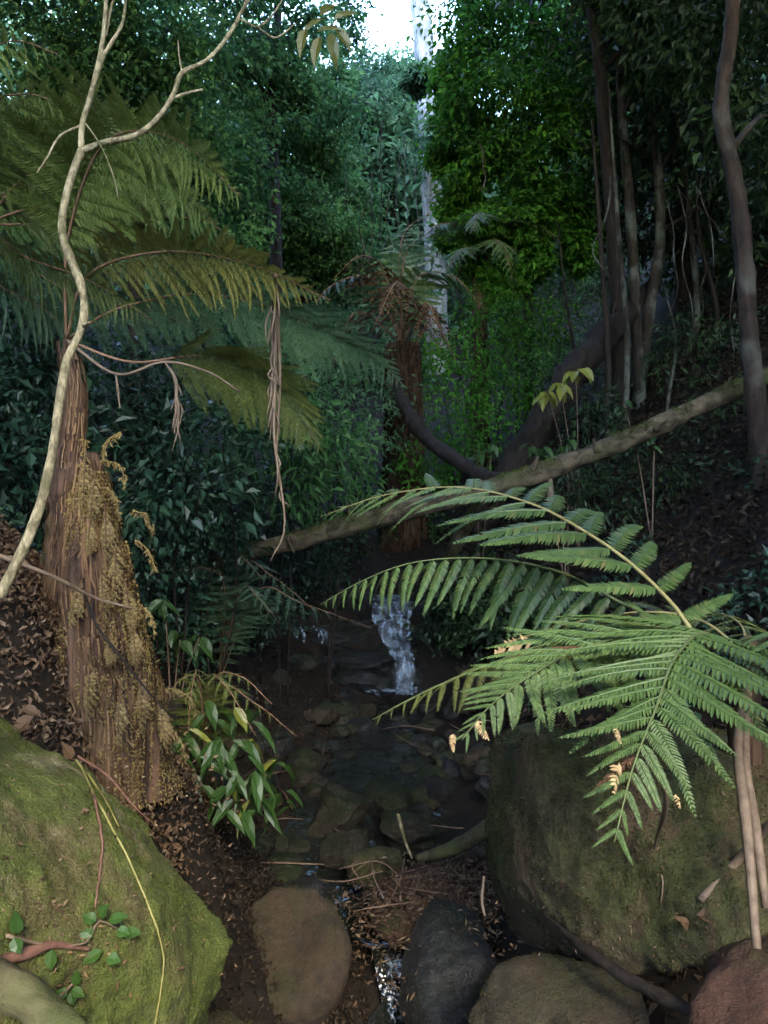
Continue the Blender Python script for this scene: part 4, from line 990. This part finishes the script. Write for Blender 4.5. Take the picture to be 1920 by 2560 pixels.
tree_trunk('leafy_tree', 'dark tree with sky peeping through above the sapling branch', [(700, -80, 10.5), (690, 120, 10.5), (680, 300, 10.5), (690, 620, 10.5)], [.05, .07, .08, .09], M_dark_bark,
           [((640, 20, 10.2), (.6, .6, .5)), ((760, 150, 10.8), (.5, .5, .5)), ((600, 170, 10.2), (.55, .6, .5)), ((700, 260, 10.8), (.5, .5, .4)), ((560, 300, 10), (.5, .6, .5)), ((800, 290, 11.5), (.45, .5, .4)), ((520, 60, 9.6), (.6, .6, .6)), ((850, 60, 14), (.4, .5, .45)), ((820, 190, 13), (.4, .5, .4))], M_leaf_mid, .08, 34, 55, 14)
tree_trunk('leafy_tree', 'deep shaded tree filling the corner above the fern fronds', [(330, -100, 7.5), (325, 150, 7.5), (330, 400, 7.5), (340, 800, 7.5)], [.05, .06, .07, .08], M_dark_bark,
           [((120, 30, 7.2), (.6, .6, .5)), ((330, 40, 7.2), (.6, .6, .5)), ((220, 200, 7.4), (.6, .6, .5)), ((420, 180, 7.6), (.55, .6, .5)), ((60, 250, 7.0), (.6, .6, .5)), ((470, 380, 8), (.5, .6, .5)), ((330, 350, 7.6), (.6, .6, .5)), ((120, 430, 7.4), (.6, .6, .5)), ((560, 460, 8.6), (.5, .6, .5)), ((300, 560, 7.6), (.6, .6, .5)), ((60, 640, 7.2), (.6, .6, .5)), ((500, 620, 8.2), (.5, .6, .5))], M_leaf_mid, .065, 42, 70, 15)
tree_trunk('leafy_tree', 'shadowy tree behind the slender trunks of the dark slope', [(1680, -100, 10), (1690, 200, 10), (1700, 500, 10), (1710, 800, 10)], [.06, .07, .08, .1], M_dark_bark,
           [((1520, 60, 9.8), (.7, .7, .6)), ((1680, 100, 10), (.7, .7, .6)), ((1850, 120, 9.6), (.7, .7, .6)), ((1560, 330, 10), (.7, .7, .6)), ((1740, 350, 10.2), (.7, .7, .6)), ((1900, 380, 9.8), (.6, .7, .6)), ((1500, 560, 10), (.6, .6, .5)), ((1680, 580, 10.2), (.7, .7, .5)), ((1860, 620, 10), (.7, .7, .5))], M_leaf_dark, .09, 36, 50, 16)

# shrubs: leafy mounds growing from the banks
def shrub(name, label, clumps, mat, leaf, nsub, per, seed, rs_frac=.3, droop=.35, cat='shrub', fine=False, group=None, wr=(.4, .62)):
    rs = np.random.default_rng(seed + 900)
    cs = [np.asarray(P(*c)) for c, r in clumps]
    b = np.mean(cs, 0); base = np.array([b[0], b[1], g1(b[0], b[1]) - .05])
    t = thing(name, base, label, cat, group)
    allp, alld, alln, siz = [], [], [], []
    for (cpx, rad), c in zip(clumps, cs):
        rad = np.broadcast_to(np.asarray(rad, float), (3,))
        g_ = np.array([c[0], c[1], min(g1(c[0], c[1]), c[2] - .1)])
        for q in range(2): Bag().tube([g_ + rs.normal(size=3) * .03 + [0, .2, 0], (g_ + c) / 2 + rs.normal(size=3) * .06 + [0, .15, 0], c + rs.normal(size=3) * rad * .4], [.008, .006, .003], seg=5, n=8).build('stem', M_dark_bark, t, base)
        for s_ in range(nsub):
            u = nrm(rs.normal(size=3)); u[1] = -abs(u[1]) if rs.random() < .6 else u[1]
            sc = c + u * rad * rs.uniform(.25, 1.0) ** .5; n_ = int(per * rs.uniform(.5, 1.4)); sr = rad.mean() * rs_frac * rs.uniform(.6, 1.2)
            pp = sc + rs.normal(size=(n_, 3)) * sr
            allp.append(pp); alld.append(nrm(pp - sc) * .6 + rs.normal(size=(n_, 3)) * .5 + u * .3 - np.array([0, 0, droop])); alln.append(rs.normal(size=(n_, 3)) * .6 + np.array([0, -.45, .9])); siz.append(np.full(n_, rs.uniform(.55, 1.5)))
    allp = np.vstack(allp); n_ = len(allp); siz = np.concatenate(siz) * leaf
    V, F = leaf_arrays(allp, np.vstack(alld), np.vstack(alln), rs.uniform(.6, 1.3, n_) * siz, rs.uniform(*wr, n_) * siz, .2, .2, fine)
    add('foliage', fast_mesh('foliage', V - base, F, mat), t)
    return t
SH = [('glossy shrub hanging over the bank just behind the shaggy trunk', [((420, 960, 4.6), (.4, .35, .35)), ((520, 1090, 4.5), (.4, .35, .3)), ((430, 1200, 4.2), (.4, .3, .3))], M_leaf_gloss, .055),
      ('glossy shrub under the drooping olive frond', [((640, 960, 5.2), (.4, .4, .35)), ((700, 1120, 5.1), (.4, .4, .35)), ((820, 1180, 5.6), (.35, .4, .3))], M_leaf_gloss, .055),
      ('glossy shrub above the low end of the fallen log', [((500, 1290, 4.9), (.45, .35, .25)), ((640, 1280, 5.6), (.4, .35, .25)), ((380, 1340, 4.4), (.35, .3, .25))], M_leaf_gloss, .055),
      ('dark shrub at the picture edge behind the sapling', [((30, 880, 4.2), (.4, .35, .35)), ((90, 1020, 4.0), (.35, .3, .3)), ((10, 1150, 3.8), (.35, .3, .3)), ((250, 900, 4.6), (.4, .35, .35))], M_leaf_gloss, .055),
      ('bluish shrub beneath the long arching frond', [((820, 880, 7.0), (.5, .4, .4)), ((760, 1000, 6.6), (.4, .4, .35)), ((900, 1020, 6.9), (.35, .4, .4)), ((850, 1130, 6.8), (.35, .4, .3))], M_leaf_teal, .055),
      ('dim shrub below the fallen log on the waterfall bank', [((760, 1400, 6.2), (.45, .3, .25)), ((600, 1500, 5.4), (.4, .3, .22)), ((450, 1520, 4.8), (.35, .3, .25))], M_leaf_gloss, .05),
      ('vivid small-leaved creeper mound behind the thin leaning trunk', [((1160, 850, 8.4), (.5, .45, .4)), ((1260, 800, 8.6), (.5, .45, .4)), ((1130, 980, 8.0), (.45, .4, .4)), ((1240, 960, 8.2), (.45, .4, .45)), ((1150, 1100, 7.6), (.4, .4, .35)), ((1330, 860, 8.6), (.4, .4, .4)), ((1060, 1150, 7.4), (.35, .35, .3))], M_leaf_vivid, .05),
      ('dark thicket on the slope behind the thick leaning trunk', [((1420, 690, 9.6), (.6, .5, .4)), ((1360, 800, 9.3), (.5, .5, .4)), ((1450, 830, 8.8), (.5, .5, .4)), ((1340, 660, 10.2), (.5, .5, .4)), ((1490, 740, 9.4), (.5, .5, .4)), ((1330, 940, 8.6), (.4, .4, .35)), ((1400, 920, 8.4), (.4, .4, .3))], M_leaf_mid, .055),
      ('dark mound of foliage beside the waterfall lip', [((1150, 1530, 5.9), (.35, .3, .25)), ((1280, 1560, 5.6), (.35, .3, .25)), ((1180, 1440, 6.3), (.35, .3, .25))], M_leaf_dark, .05),
      ('thin leafy shrub on the dark slope under the log', [((1500, 1250, 5.6), (.35, .3, .2)), ((1640, 1180, 5.8), (.35, .3, .25)), ((1480, 1060, 6.4), (.35, .3, .25))], M_leaf_dark, .055),
      ('sparse shrub on the dark slope near the reddish trunk', [((1780, 1050, 6.6), (.4, .35, .3)), ((1720, 900, 7.2), (.4, .35, .3)), ((1860, 1250, 5.6), (.35, .3, .25))], M_leaf_dark, .055),
      ('low shrub at the head of the gully above the waterfall', [((980, 1250, 8.4), (.5, .4, .3)), ((880, 1330, 7.6), (.4, .35, .25)), ((1060, 1330, 7.8), (.4, .35, .25))], M_leaf_dark, .055)]
for i, (lab, cl, m, lf) in enumerate(SH):
    shrub('leafy_shrub', lab, cl, [m, M_leaf_mid if i == 1 else m][i % 2], lf * (1, 1.25, .8, 1.1, 1, .9, 1)[i % 7], 26, 32 if i not in (9, 10) else 16, i, .26, .35, wr=((.4, .62), (.3, .42), (.5, .75))[i % 3])

# far slope that reads as one mass of leaves
def far_forest():
    rs = np.random.default_rng(77); ps, dsx, ns = [], [], []
    for s_ in range(2300):
        y = rs.uniform(13, 32); x = rs.uniform(-.75, .75) * y
        z0 = g1(x, y); z = z0 + rs.uniform(0, 1) ** 1.3 * (3.5 + .12 * y)
        if abs((x / y) * FPX - 60) < 210 and EYE + y * .47 < z: continue
        n_ = int(rs.uniform(40, 95)); r = rs.uniform(.25, .6)
        p = np.array([x, y, z]) + rs.normal(size=(n_, 3)) * r * [1, 1, .6]
        ps.append(p); dsx.append(rs.normal(size=(n_, 3)) - np.array([0, .2, .5])); ns.append(rs.normal(size=(n_, 3)) * .6 + np.array([0, -.3, 1.0]))
    p = np.vstack(ps); n_ = len(p)
    V, F = leaf_arrays(p, np.vstack(dsx), np.vstack(ns), rs.uniform(.12, .26, n_), rs.uniform(.06, .12, n_))
    tag(add('far_forest', fast_mesh('far_forest', V, F, M_leaf_teal)), 'hazy mass of forest leaves covering the far slope', 'forest', kind='stuff')
far_forest()

# undergrowth carpet on both banks
def undergrowth():
    rs = np.random.default_rng(5); n = 60000
    y = rs.uniform(3.2, 13, n); x = rs.uniform(-.62, .62, n) * y
    cxx = np.interp(y, [2, 2.9, 3.3, 3.7, 4.2, 5, 6, 7.2, 13], [.1, .06, -.1, -.42, -.35, 0, .1, .15, .2])
    dens = np.array([mnoise.noise(Vector((a * .9, b * .9, 3))) for a, b in zip(x, y)])
    keep = (np.abs(x - cxx) > .95) & (dens > np.where(x > .8, .12, -.18))
    x, y = x[keep], y[keep]; n = len(x)
    z = ground(x, y) + rs.uniform(.0, .28, n) ** 1.2
    V, F = leaf_arrays(np.stack([x, y, z], 1), rs.normal(size=(n, 3)) - [0, .3, .2], rs.normal(size=(n, 3)) * .5 + [0, -.3, 1], rs.uniform(.03, .07, n), rs.uniform(.018, .035, n))
    tag(add('undergrowth', fast_mesh('undergrowth', V, F, M_leaf_gloss)), 'low dark leafy ground cover on the gully banks', 'undergrowth', kind='stuff')
undergrowth()

# ------------------------------------------------------------------ litter
def litter(name, label, n, xr, yr, mat, size, seed, cond=None, lift=.02):
    rs = np.random.default_rng(seed)
    x = rs.uniform(*xr, n); y = rs.uniform(*yr, n)
    if cond is not None:
        k = cond(x, y); x, y = x[k], y[k]
    n = len(x); z = ground(x, y); gn = gnormal(x, y)
    V, F = leaf_arrays(np.stack([x, y, z], 1) + gn * rs.uniform(.0, lift, (n, 1)) + [0, 0, .025], nrm(rs.normal(size=(n, 3)) - gn * .2), gn + rs.normal(size=(n, 3)) * .45, rs.uniform(*size, n), rs.uniform(.3, .5, n) * size[1], .2, .2)
    tag(add(name, fast_mesh(name, V, F, mat)), label, 'leaf litter', kind='stuff')
litter('leaf_litter', 'brown leaf litter covering the bank around the shaggy trunk', 26000, (-1.7, -.3), (1.7, 3.3), M_litter, (.008, .032), 1, lambda x, y: (x < -.58 - .1 * (y - 2.3)) & ((y > 2.0) | (x < -1.0)), .04)
litter('leaf_litter', 'damp dark leaf litter on the steep slope under the slender trunks', 30000, (.55, 5.5), (2.4, 9), M_litter_dark, (.03, .08), 2)
litter('leaf_litter', 'damp litter strewn over the shrubby bank by the creek', 16000, (-3.5, -.2), (1.9, 8), M_litter_dark, (.012, .04), 3, lambda x, y: (y > 3.0))
litter('leaf_litter', 'small damp leaf crumbs on the gully side beside the huge boulder', 9000, (-.75, -.05), (1.7, 3.3), M_litter_dark, (.008, .026), 4, None, .02)
def debris():
    rs = np.random.default_rng(21)
    c = P(1090, 2190, 3.05); b = np.array([c[0], c[1], c[2] - .12])
    t = thing('debris_pile', b, 'brown pile of twigs and dead leaves lodged against the square-edged boulder', 'debris')
    n = 5000; u = rs.normal(size=(n, 3)) * [.16, .16, .05]; p = c + u + np.stack([np.zeros(n), np.zeros(n), .28 * u[:, 0] - .25 * np.abs(u[:, 1]) - .04], 1)
    V, F = leaf_arrays(p, rs.normal(size=(n, 3)) * [1, 1, .4], rs.normal(size=(n, 3)) * .6 + [0, -.2, 1], rs.uniform(.01, .035, n), rs.uniform(.004, .012, n))
    s = add('dead_leaves', fast_mesh('dead_leaves', V - b, F, M_litter), t); s['kind'] = 'stuff'
    for k in range(34):
        a = c + rs.normal(size=3) * [.16, .12, .03]; d = nrm(rs.normal(size=3) * [1, .6, .35]); L = rs.uniform(.04, .13)
        Bag().tube([a - d * L, a + rs.normal(size=3) * .025, a + d * L], [.002, .003, .001], seg=5, n=8).build('twig', M_twig, t, b)
debris()
rock('earth_mound', P(1090, 2215, 3.1) - np.array([0, 0, .07]), (.24, .22, .1), 33, M_red_rock, 'earth heaped under the brown debris pile', 'earth')
stem_thing('broken_branch', 'pale tan branch resting on the debris pile', 'branch', PL((1045, 2145, 3.0), (1120, 2125, 2.9), (1190, 2090, 2.75), (1250, 2045, 2.6)), [.014, .026, .032, .03], M_log, 12, 30, .3)
stem_thing('upright_twig', 'thin pale twig standing up from the debris pile', 'twig', PL((1030, 2145, 2.9), (1012, 2100, 2.88), (995, 2035, 2.86)), [.004, .005, .006], M_sapling, 6, 14, .3)
stem_thing('hanging_root', 'thin pale root dangling below the debris pile', 'root', PL((1210, 2190, 2.4), (1205, 2250, 2.38), (1212, 2290, 2.36)), [.004, .004, .003], M_stalk_dead, 6, 12, .3)
stem_thing('broken_branch', 'grey weathered limb lying under the square-edged boulder', 'branch', PL((1360, 2285, 2.1), (1480, 2385, 1.88), (1620, 2475, 1.74), (1760, 2545, 1.64)), [.003, .01, .013, .01], M_dark_bark, 14, 60, .7)

def specks(o_list, n, seed):
    rs = np.random.default_rng(seed)
    for lab, box in o_list:
        p = []
        for k in range(n):
            q = rest(rs.uniform(box[0], box[1]), rs.uniform(box[2], box[3]), 1.6, .003)
            p.append(q)
        p = np.array(p)
        V, F = leaf_arrays(p, rs.normal(size=(n, 3)) * [1, .6, 1], rs.normal(size=(n, 3)) * .4 + [0, -.7, .7], rs.uniform(.004, .016, n), rs.uniform(.002, .006, n))
        tag(add('leaf_litter', fast_mesh('leaf_litter', V, F, M_litter)), lab, 'leaf litter', kind='stuff')
specks([('crumbs of dead leaf and bark stuck on the huge mossy boulder', (0, 600, 1780, 2500)), ('crumbs of dead leaf stuck on the square-edged boulder', (1230, 1900, 1850, 2400))], 420, 8)

# foreground sticks, vines, sprigs
def dense(pts, k=5):
    return catmull(np.array(pts, float), len(pts) * k)
for lab, pts, r in [('yellow vine trailing down the huge mossy boulder', [(190, 1900, 1.93), (235, 2000, 1.75), (300, 2120, 1.62), (345, 2220, 1.54), (385, 2320, 1.5), (402, 2420, 1.46), (378, 2580, 1.4)], .0028),
                    ('fine yellow vine branching off beside the trailing yellow vine', [(215, 1940, 1.9), (255, 2000, 1.78), (290, 2070, 1.7)], .0025),
                    ('short brown runner hanging on the face of the huge boulder', [(228, 1990, 1.78), (248, 2080, 1.66), (250, 2160, 1.56), (232, 2270, 1.48)], .003),
                    ('thin runner lying across the upper edge of the huge boulder', [(195, 1890, 1.95), (270, 1940, 1.98), (330, 2010, 1.97), (372, 2050, 1.93)], .0028)]:
    stem_thing('trailing_vine', lab, 'vine', [rest(*q, .006) for q in dense(pts)], [r, r * .9, r * .5], M_vine if 'yellow' in lab else M_red_twig, 6, 40, .2)
stem_thing('crossing_stick', 'grey brown stick crossing in front of the shaggy trunk', 'stick', PL((-40, 1375, 2.0), (130, 1440, 2.1), (240, 1495, 2.2), (330, 1520, 2.25)), [.006, .0055, .0045, .003], M_stalk_dead, 7, 24, .2)
stem_thing('crossing_stick', 'dark bowed twig curving down the shaggy trunk', 'stick', PL((205, 1470, 2.22), (240, 1560, 2.2), (300, 1640, 2.22), (380, 1740, 2.25), (440, 1800, 2.3)), [.004, .004, .0035, .002], M_dark_bark, 6, 24, .2)
stem_thing('fallen_stick', 'reddish stick lying low on the huge mossy boulder', 'stick', [rest(*q, .008) for q in ((-40, 2410, 1.33), (60, 2385, 1.36), (130, 2362, 1.38), (215, 2372, 1.4))], [.006, .008, .006, .0025], M_red_twig, 10, 40, .5)
stem_thing('fallen_branch', 'rotten brown branch in the bottom corner', 'branch', PL((-120, 2440, 1.15), (20, 2475, 1.15), (130, 2545, 1.12), (220, 2640, 1.1)), [.032, .03, .027, .022], M_log, 18, 60, .5)
def sprig(label, stem_pts, leaves, mat=M_leaf_broad, L=.032, W=.02):
    pts = np.array([rest(*q, .012) for q in stem_pts]); b = pts[0]
    t = thing('leafy_sprig', b, label, 'sprig')
    Bag().tube(pts, [.0028, .0025, .0015], seg=6, n=18).build('stem', M_stalk_dead, t, b)
    for i, (px, py, d, ang) in enumerate(leaves):
        p = rest(px, py, d, .016); a = R(ang); dd = np.array([math.cos(a), -.25, math.sin(a)])
        big_leaf(t, b, p, dd, np.array([.15 * (i % 3 - 1), -.7, .7]), L * (1 + .2 * (i % 3 - 1)), W, mat, droop=.12)
sprig('green sprig of oval leaves on the huge boulder beside the reddish stick', [(0, 2335, 1.3), (110, 2365, 1.32), (200, 2355, 1.34), (235, 2310, 1.34), (285, 2330, 1.34)],
      [(225, 2305, 1.33, 150), (235, 2300, 1.33, 60), (255, 2310, 1.33, 20), (275, 2330, 1.33, -10), (295, 2330, 1.33, 5), (240, 2370, 1.33, -150), (255, 2385, 1.32, -10), (215, 2350, 1.34, 190), (20, 2335, 1.3, 90), (10, 2345, 1.3, -60), (120, 2372, 1.32, -90), (225, 2330, 1.33, -140)])
sprig('tiny green sprig under the reddish stick', [(130, 2490, 1.25), (155, 2470, 1.26), (170, 2450, 1.26)], [(150, 2480, 1.25, 150), (160, 2470, 1.25, -20), (170, 2455, 1.26, 80), (158, 2478, 1.25, -70)], L=.025, W=.016)

# broad-leaved plant hanging over the creek
def broad_plant(name, label, base, spots, L, W, mat, seed, yellow=0):
    rs = np.random.default_rng(seed); t = thing(name, base, label, 'plant'); st = Bag()
    for i, s in enumerate(spots):
        tip = P(*s); mid = (base + tip) / 2 + np.array([0, 0, .12 * np.linalg.norm(tip - base)])
        st.tube([base, mid, tip], [.006, .004, .002], seg=5, n=12)
        k = 6
        for j in range(k):
            a = 2 * math.pi * j / k + rs.uniform(-.4, .4)
            d = np.array([math.cos(a), math.sin(a) * .7, -.55 + rs.uniform(-.3, .15)])
            big_leaf(t, base, tip + rs.normal(size=3) * .02, d, np.array([0, -.3, 1.0]) + rs.normal(size=3) * .2, L * rs.uniform(.7, 1.2), W * rs.uniform(.8, 1.1), M_leaf_yellow if (i * k + j) % 13 < yellow else mat, droop=.35)
    st.build('stem', M_twig, t, base)
bp = P(560, 1980, 3.2); bp[2] = g1(bp[0], bp[1])
broad_plant('broad_leaved_plant', 'drooping broad-leaved plant hanging over the creek below the olive fern', bp, [(470, 1830, 2.8), (540, 1850, 2.75), (610, 1850, 2.8), (500, 1930, 2.75), (580, 1930, 2.7), (640, 1930, 2.8), (680, 1900, 2.85), (560, 2020, 2.75), (640, 2010, 2.8), (700, 1990, 2.9), (610, 1780, 2.85), (540, 1770, 2.85), (450, 1900, 2.75)], .12, .038, M_leaf_broad, 1, 1)
for lab, bpt, spots, L, W, sd in [('yellow-green broad-leaved seedling beside the thick leaning trunk', (1450, 1060, 6.0), [(1400, 960, 5.9), (1440, 930, 5.9), (1370, 985, 5.9)], .12, .075, 3),
                                  ('pale broad-leaved seedling near the log middle', (1420, 1170, 5.6), [(1330, 1110, 5.6), (1420, 1110, 5.6), (1380, 1130, 5.5)], .09, .055, 4),
                                  ('small broad-leaved seedling under the thin leaning trunk', (1200, 1180, 6.2), [(1190, 1135, 6.1), (1230, 1110, 6.1)], .1, .06, 5),
                                  ('lone broad-leaved seedling above the log near slender trunks', (1630, 1100, 5.3), [(1635, 1105, 5.0), (1560, 1010, 5.4), (1640, 1050, 5.2)], .07, .045, 6),
                                  ('dim broad-leaved seedling on the shrubby bank below the log', (430, 1560, 3.8), [(410, 1500, 3.8), (450, 1600, 3.7), (500, 1590, 3.9)], .1, .05, 7)]:
    b = P(*bpt); b[2] = min(b[2], g1(b[0], b[1]))
    broad_plant('seedling', lab, b, spots, L, W, M_leaf_yellow if 'yellow' in lab else M_leaf_broad, sd, 0)

# hanging vines of the far slope
for i, (px, y0, y1, d) in enumerate([(930, 430, 720, 11), (955, 300, 690, 11.5), (990, 380, 700, 12), (1010, 330, 640, 12.5), (905, 500, 760, 10.5), (1040, 420, 720, 12.5), (1115, 380, 560, 12), (870, 380, 620, 11.5), (1210, 350, 480, 8.2), (975, 480, 780, 10.5), (1150, 640, 800, 8.4), (1130, 350, 600, 12)]):
    w = [(px + rng.normal() * 8, y0 + (y1 - y0) * k / 4, d) for k in range(5)]
    stem_thing('hanging_vine', 'thin pale vine hanging straight down in front of the far slope', 'vine', PL(*w), [.008, .008, .006], M_lichen_bark, 5, 20, .2, 'vines hanging on the far slope')

for i in range(16):
    y = rng.uniform(3.4, 5.6); x = creek_x(y) + rng.normal() * .4 + .15; a = rng.uniform(0, 3.1); L = rng.uniform(.08, .3)
    z = max(g1(x, y), float(water_z(y))) + .04; d = np.array([math.cos(a), math.sin(a) * .6, rng.uniform(-.1, .15)]); c = np.array([x, y, z])
    stem_thing('creek_twig', 'thin dark twig lying among the wet stones of the creek bed', 'twig', [c - d * L, c + rng.normal(size=3) * .02, c + d * L], [.003, .004, .002], M_twig, 5, 8, .2, 'twigs in the creek bed')
for i in range(13):
    px = rng.uniform(1420, 1900); d = rng.uniform(6.2, 8.5); y0 = rng.uniform(150, 620); y1 = y0 + rng.uniform(200, 480)
    w = [(px + rng.normal() * 9 + k * rng.uniform(-4, 8), y0 + (y1 - y0) * k / 4, d) for k in range(5)]
    stem_thing('hanging_vine', 'thin dark vine hanging among the trunks of the dark slope', 'vine', PL(*w), [.006, .007, .004], M_lichen_bark, 5, 20, .2, 'vines among the slope trunks')

# fallen leaves one can pick out
for i, (px, py, d, L) in enumerate([(1745, 2290, 1.62, .06), (1725, 2320, 1.6, .05), (85, 1790, 1.95, .07), (60, 1770, 1.97, .05), (175, 1905, 1.95, .05), (215, 2030, 1.75, .035)]):
    p = P(px, py, d); V, F = leaf_arrays([[0, 0, 0]], [[math.cos(i * 2), -.4, math.sin(i * 2) * .7]], [[.1, -.7, .7]], L, L * .5, .25, .3, True)
    o = add('fallen_leaf', fast_mesh('fallen_leaf', V, F, M_litter), None, rest(px, py, d, .008))
    tag(o, ['curled tan leaf resting on the reddish earthy rock', 'brown leaf touching the curled tan leaf on the earthy rock', 'orange brown dead leaf at the top edge of the huge boulder', 'small dead leaf beside the orange brown one on the huge boulder', 'tan leaf caught where the vines start', 'whitish leaf stuck on the face of the huge boulder'][i], 'leaf')

# ------------------------------------------------------------------ unseen trees added around the viewpoint to block sun and sky light
def canopy(label, base, h, clumps, seed, leaf=.45, dens=90, mat=M_leaf_dark, thin=1):
    rs = np.random.default_rng(seed); base = np.array([base[0], base[1], g1(*base) - .2])
    t = thing('added_shade_tree', base, label, 'tree', 'unseen trees added for shade')
    Bag().tube([base, base + [.2, 0, h * .5], base + [0, .2, h]], [.3, .24, .12], seg=12, n=24, rough=.1).build('trunk', M_dark_bark, t, base)
    ps, dd, ns = [], [], []
    for c, r in clumps:
        c = np.asarray(c, float); r = np.asarray(r, float)
        Bag().tube([base + [0, 0, min(h * .8, max(1.0, c[2] - base[2] - 1))], (base + [0, 0, h * .6] + c) / 2 + [0, 0, .5], c], [.1, .07, .03], seg=6, n=12).build('branch', M_dark_bark, t, base)
        n = int(dens * (r3[0] if (r3 := r[3:]).size else 1) * (r[0] * r[1] + r[1] * r[2] + r[0] * r[2]) * 4 / 3)
        u = nrm(rs.normal(size=(n, 3))) * rs.uniform(0, 1, (n, 1)) ** .4
        ps.append(c + u * r[:3]); dd.append(rs.normal(size=(n, 3)) - [0, 0, .4]); ns.append(rs.normal(size=(n, 3)) * .8 + [0, 0, .6])
    p = np.vstack(ps); n = len(p)
    V, F = leaf_arrays(p, np.vstack(dd), np.vstack(ns), rs.uniform(.7, 1.3, n) * leaf, rs.uniform(.4, .6, n) * leaf)
    add('crown', fast_mesh('crown', V - base, F, mat), t)
canopy('tall unseen tree added behind the viewpoint to shade the gully', (3.0, -7.0), 24, [((-3, -6, 12), (5, 3, 4)), ((4, -6, 12), (5, 3, 4)), ((1, -8, 19), (6, 3, 5)), ((8, -7, 19), (6, 3, 5)), ((5, -9, 27), (8, 3, 6))], 1, dens=130)
canopy('broad unseen tree added above the near boulders to block light', (-4.5, -2.5), 14, [((-2.5, 1, 9.5), (3, 3, 1.6)), ((2.5, 1, 9.5), (3, 3, 1.6)), ((-6, 1, 8), (3, 4, 2.5)), ((0, -2.5, 11), (4, 2, 1.6)), ((0, 3.5, 10), (4, 2, 1.4)), ((2.3, -2.5, 6.6), (1.3, .7, 1.7))], 2)
canopy('loose-leaved unseen tree added to thin the low sunlight', (5.0, -5.5), 10, [((2.2, -4.5, 5.6), (2.6, 1.2, 1.6, .5)), ((-1.2, -4.5, 6.2), (2.4, 1.2, 1.6, .5)), ((0.5, -4.2, 8.0), (3.5, 1.2, 1.2, .8))], 5, leaf=.3)
canopy('unseen tree added on the steep bank to shade the slender trunks', (7.5, 4.0), 12, [((5.5, 4.5, 9.5), (3, 4, 2)), ((8.5, 8, 11), (3, 3, 3)), ((7.5, 1, 8), (3, 3, 3)), ((4.2, 7, 9.6), (1.7, 2.4, 1.0)), ((3.4, 4, 8.6), (1.6, 2, 1.0))], 3)
canopy('unseen tree added on the shrubby bank to shade the ferns', (-6.5, 5.0), 12, [((-5, 5, 8.8), (2.8, 3.5, 1.6)), ((-2.4, 5.2, 8.6), (1.6, 2.0, .9)), ((-2.2, 8, 10), (1.4, 1.4, .9)), ((-8, 9, 11), (3, 3, 2.5)), ((-8.5, 3, 8), (3, 3, 3))], 4)
canopy('spreading unseen tree added behind the viewpoint to block sky light', (-3.5, -8.5), 9, [((x, -7.5 + .5 * (k % 2), 2.2), (2.0, 1.2, 2.6)) for k, x in enumerate((-9, -6, -3, 0, 3, 6, 9))], 6, leaf=.5)
canopy('unseen tree added beside the viewpoint to block sky light, ferns side', (-8.0, -1.0), 11, [((-7.5, y, 5.5), (1.6, 2.0, 4.2)) for y in (-5, -2, 1, 4, 7)], 7, leaf=.5)
canopy('unseen tree added beside the viewpoint to block sky light, slope side', (8.5, -1.0), 11, [((8, y, 6), (1.6, 2.0, 4.2)) for y in (-5, -2, 1, 4, 7)], 8, leaf=.5)
canopy('wide-crowned unseen tree added to block sky light over the near gully', (-5.5, 0.5), 10, [((x, y, 10.3 + .4 * ((k + j) % 2)), (2.1, 2.1, .9)) for k, x in enumerate((-4.6, -1.6, 1.4, 4.4)) for j, y in enumerate((-2.2, .8, 3.8, 6.2))], 9, leaf=.5)
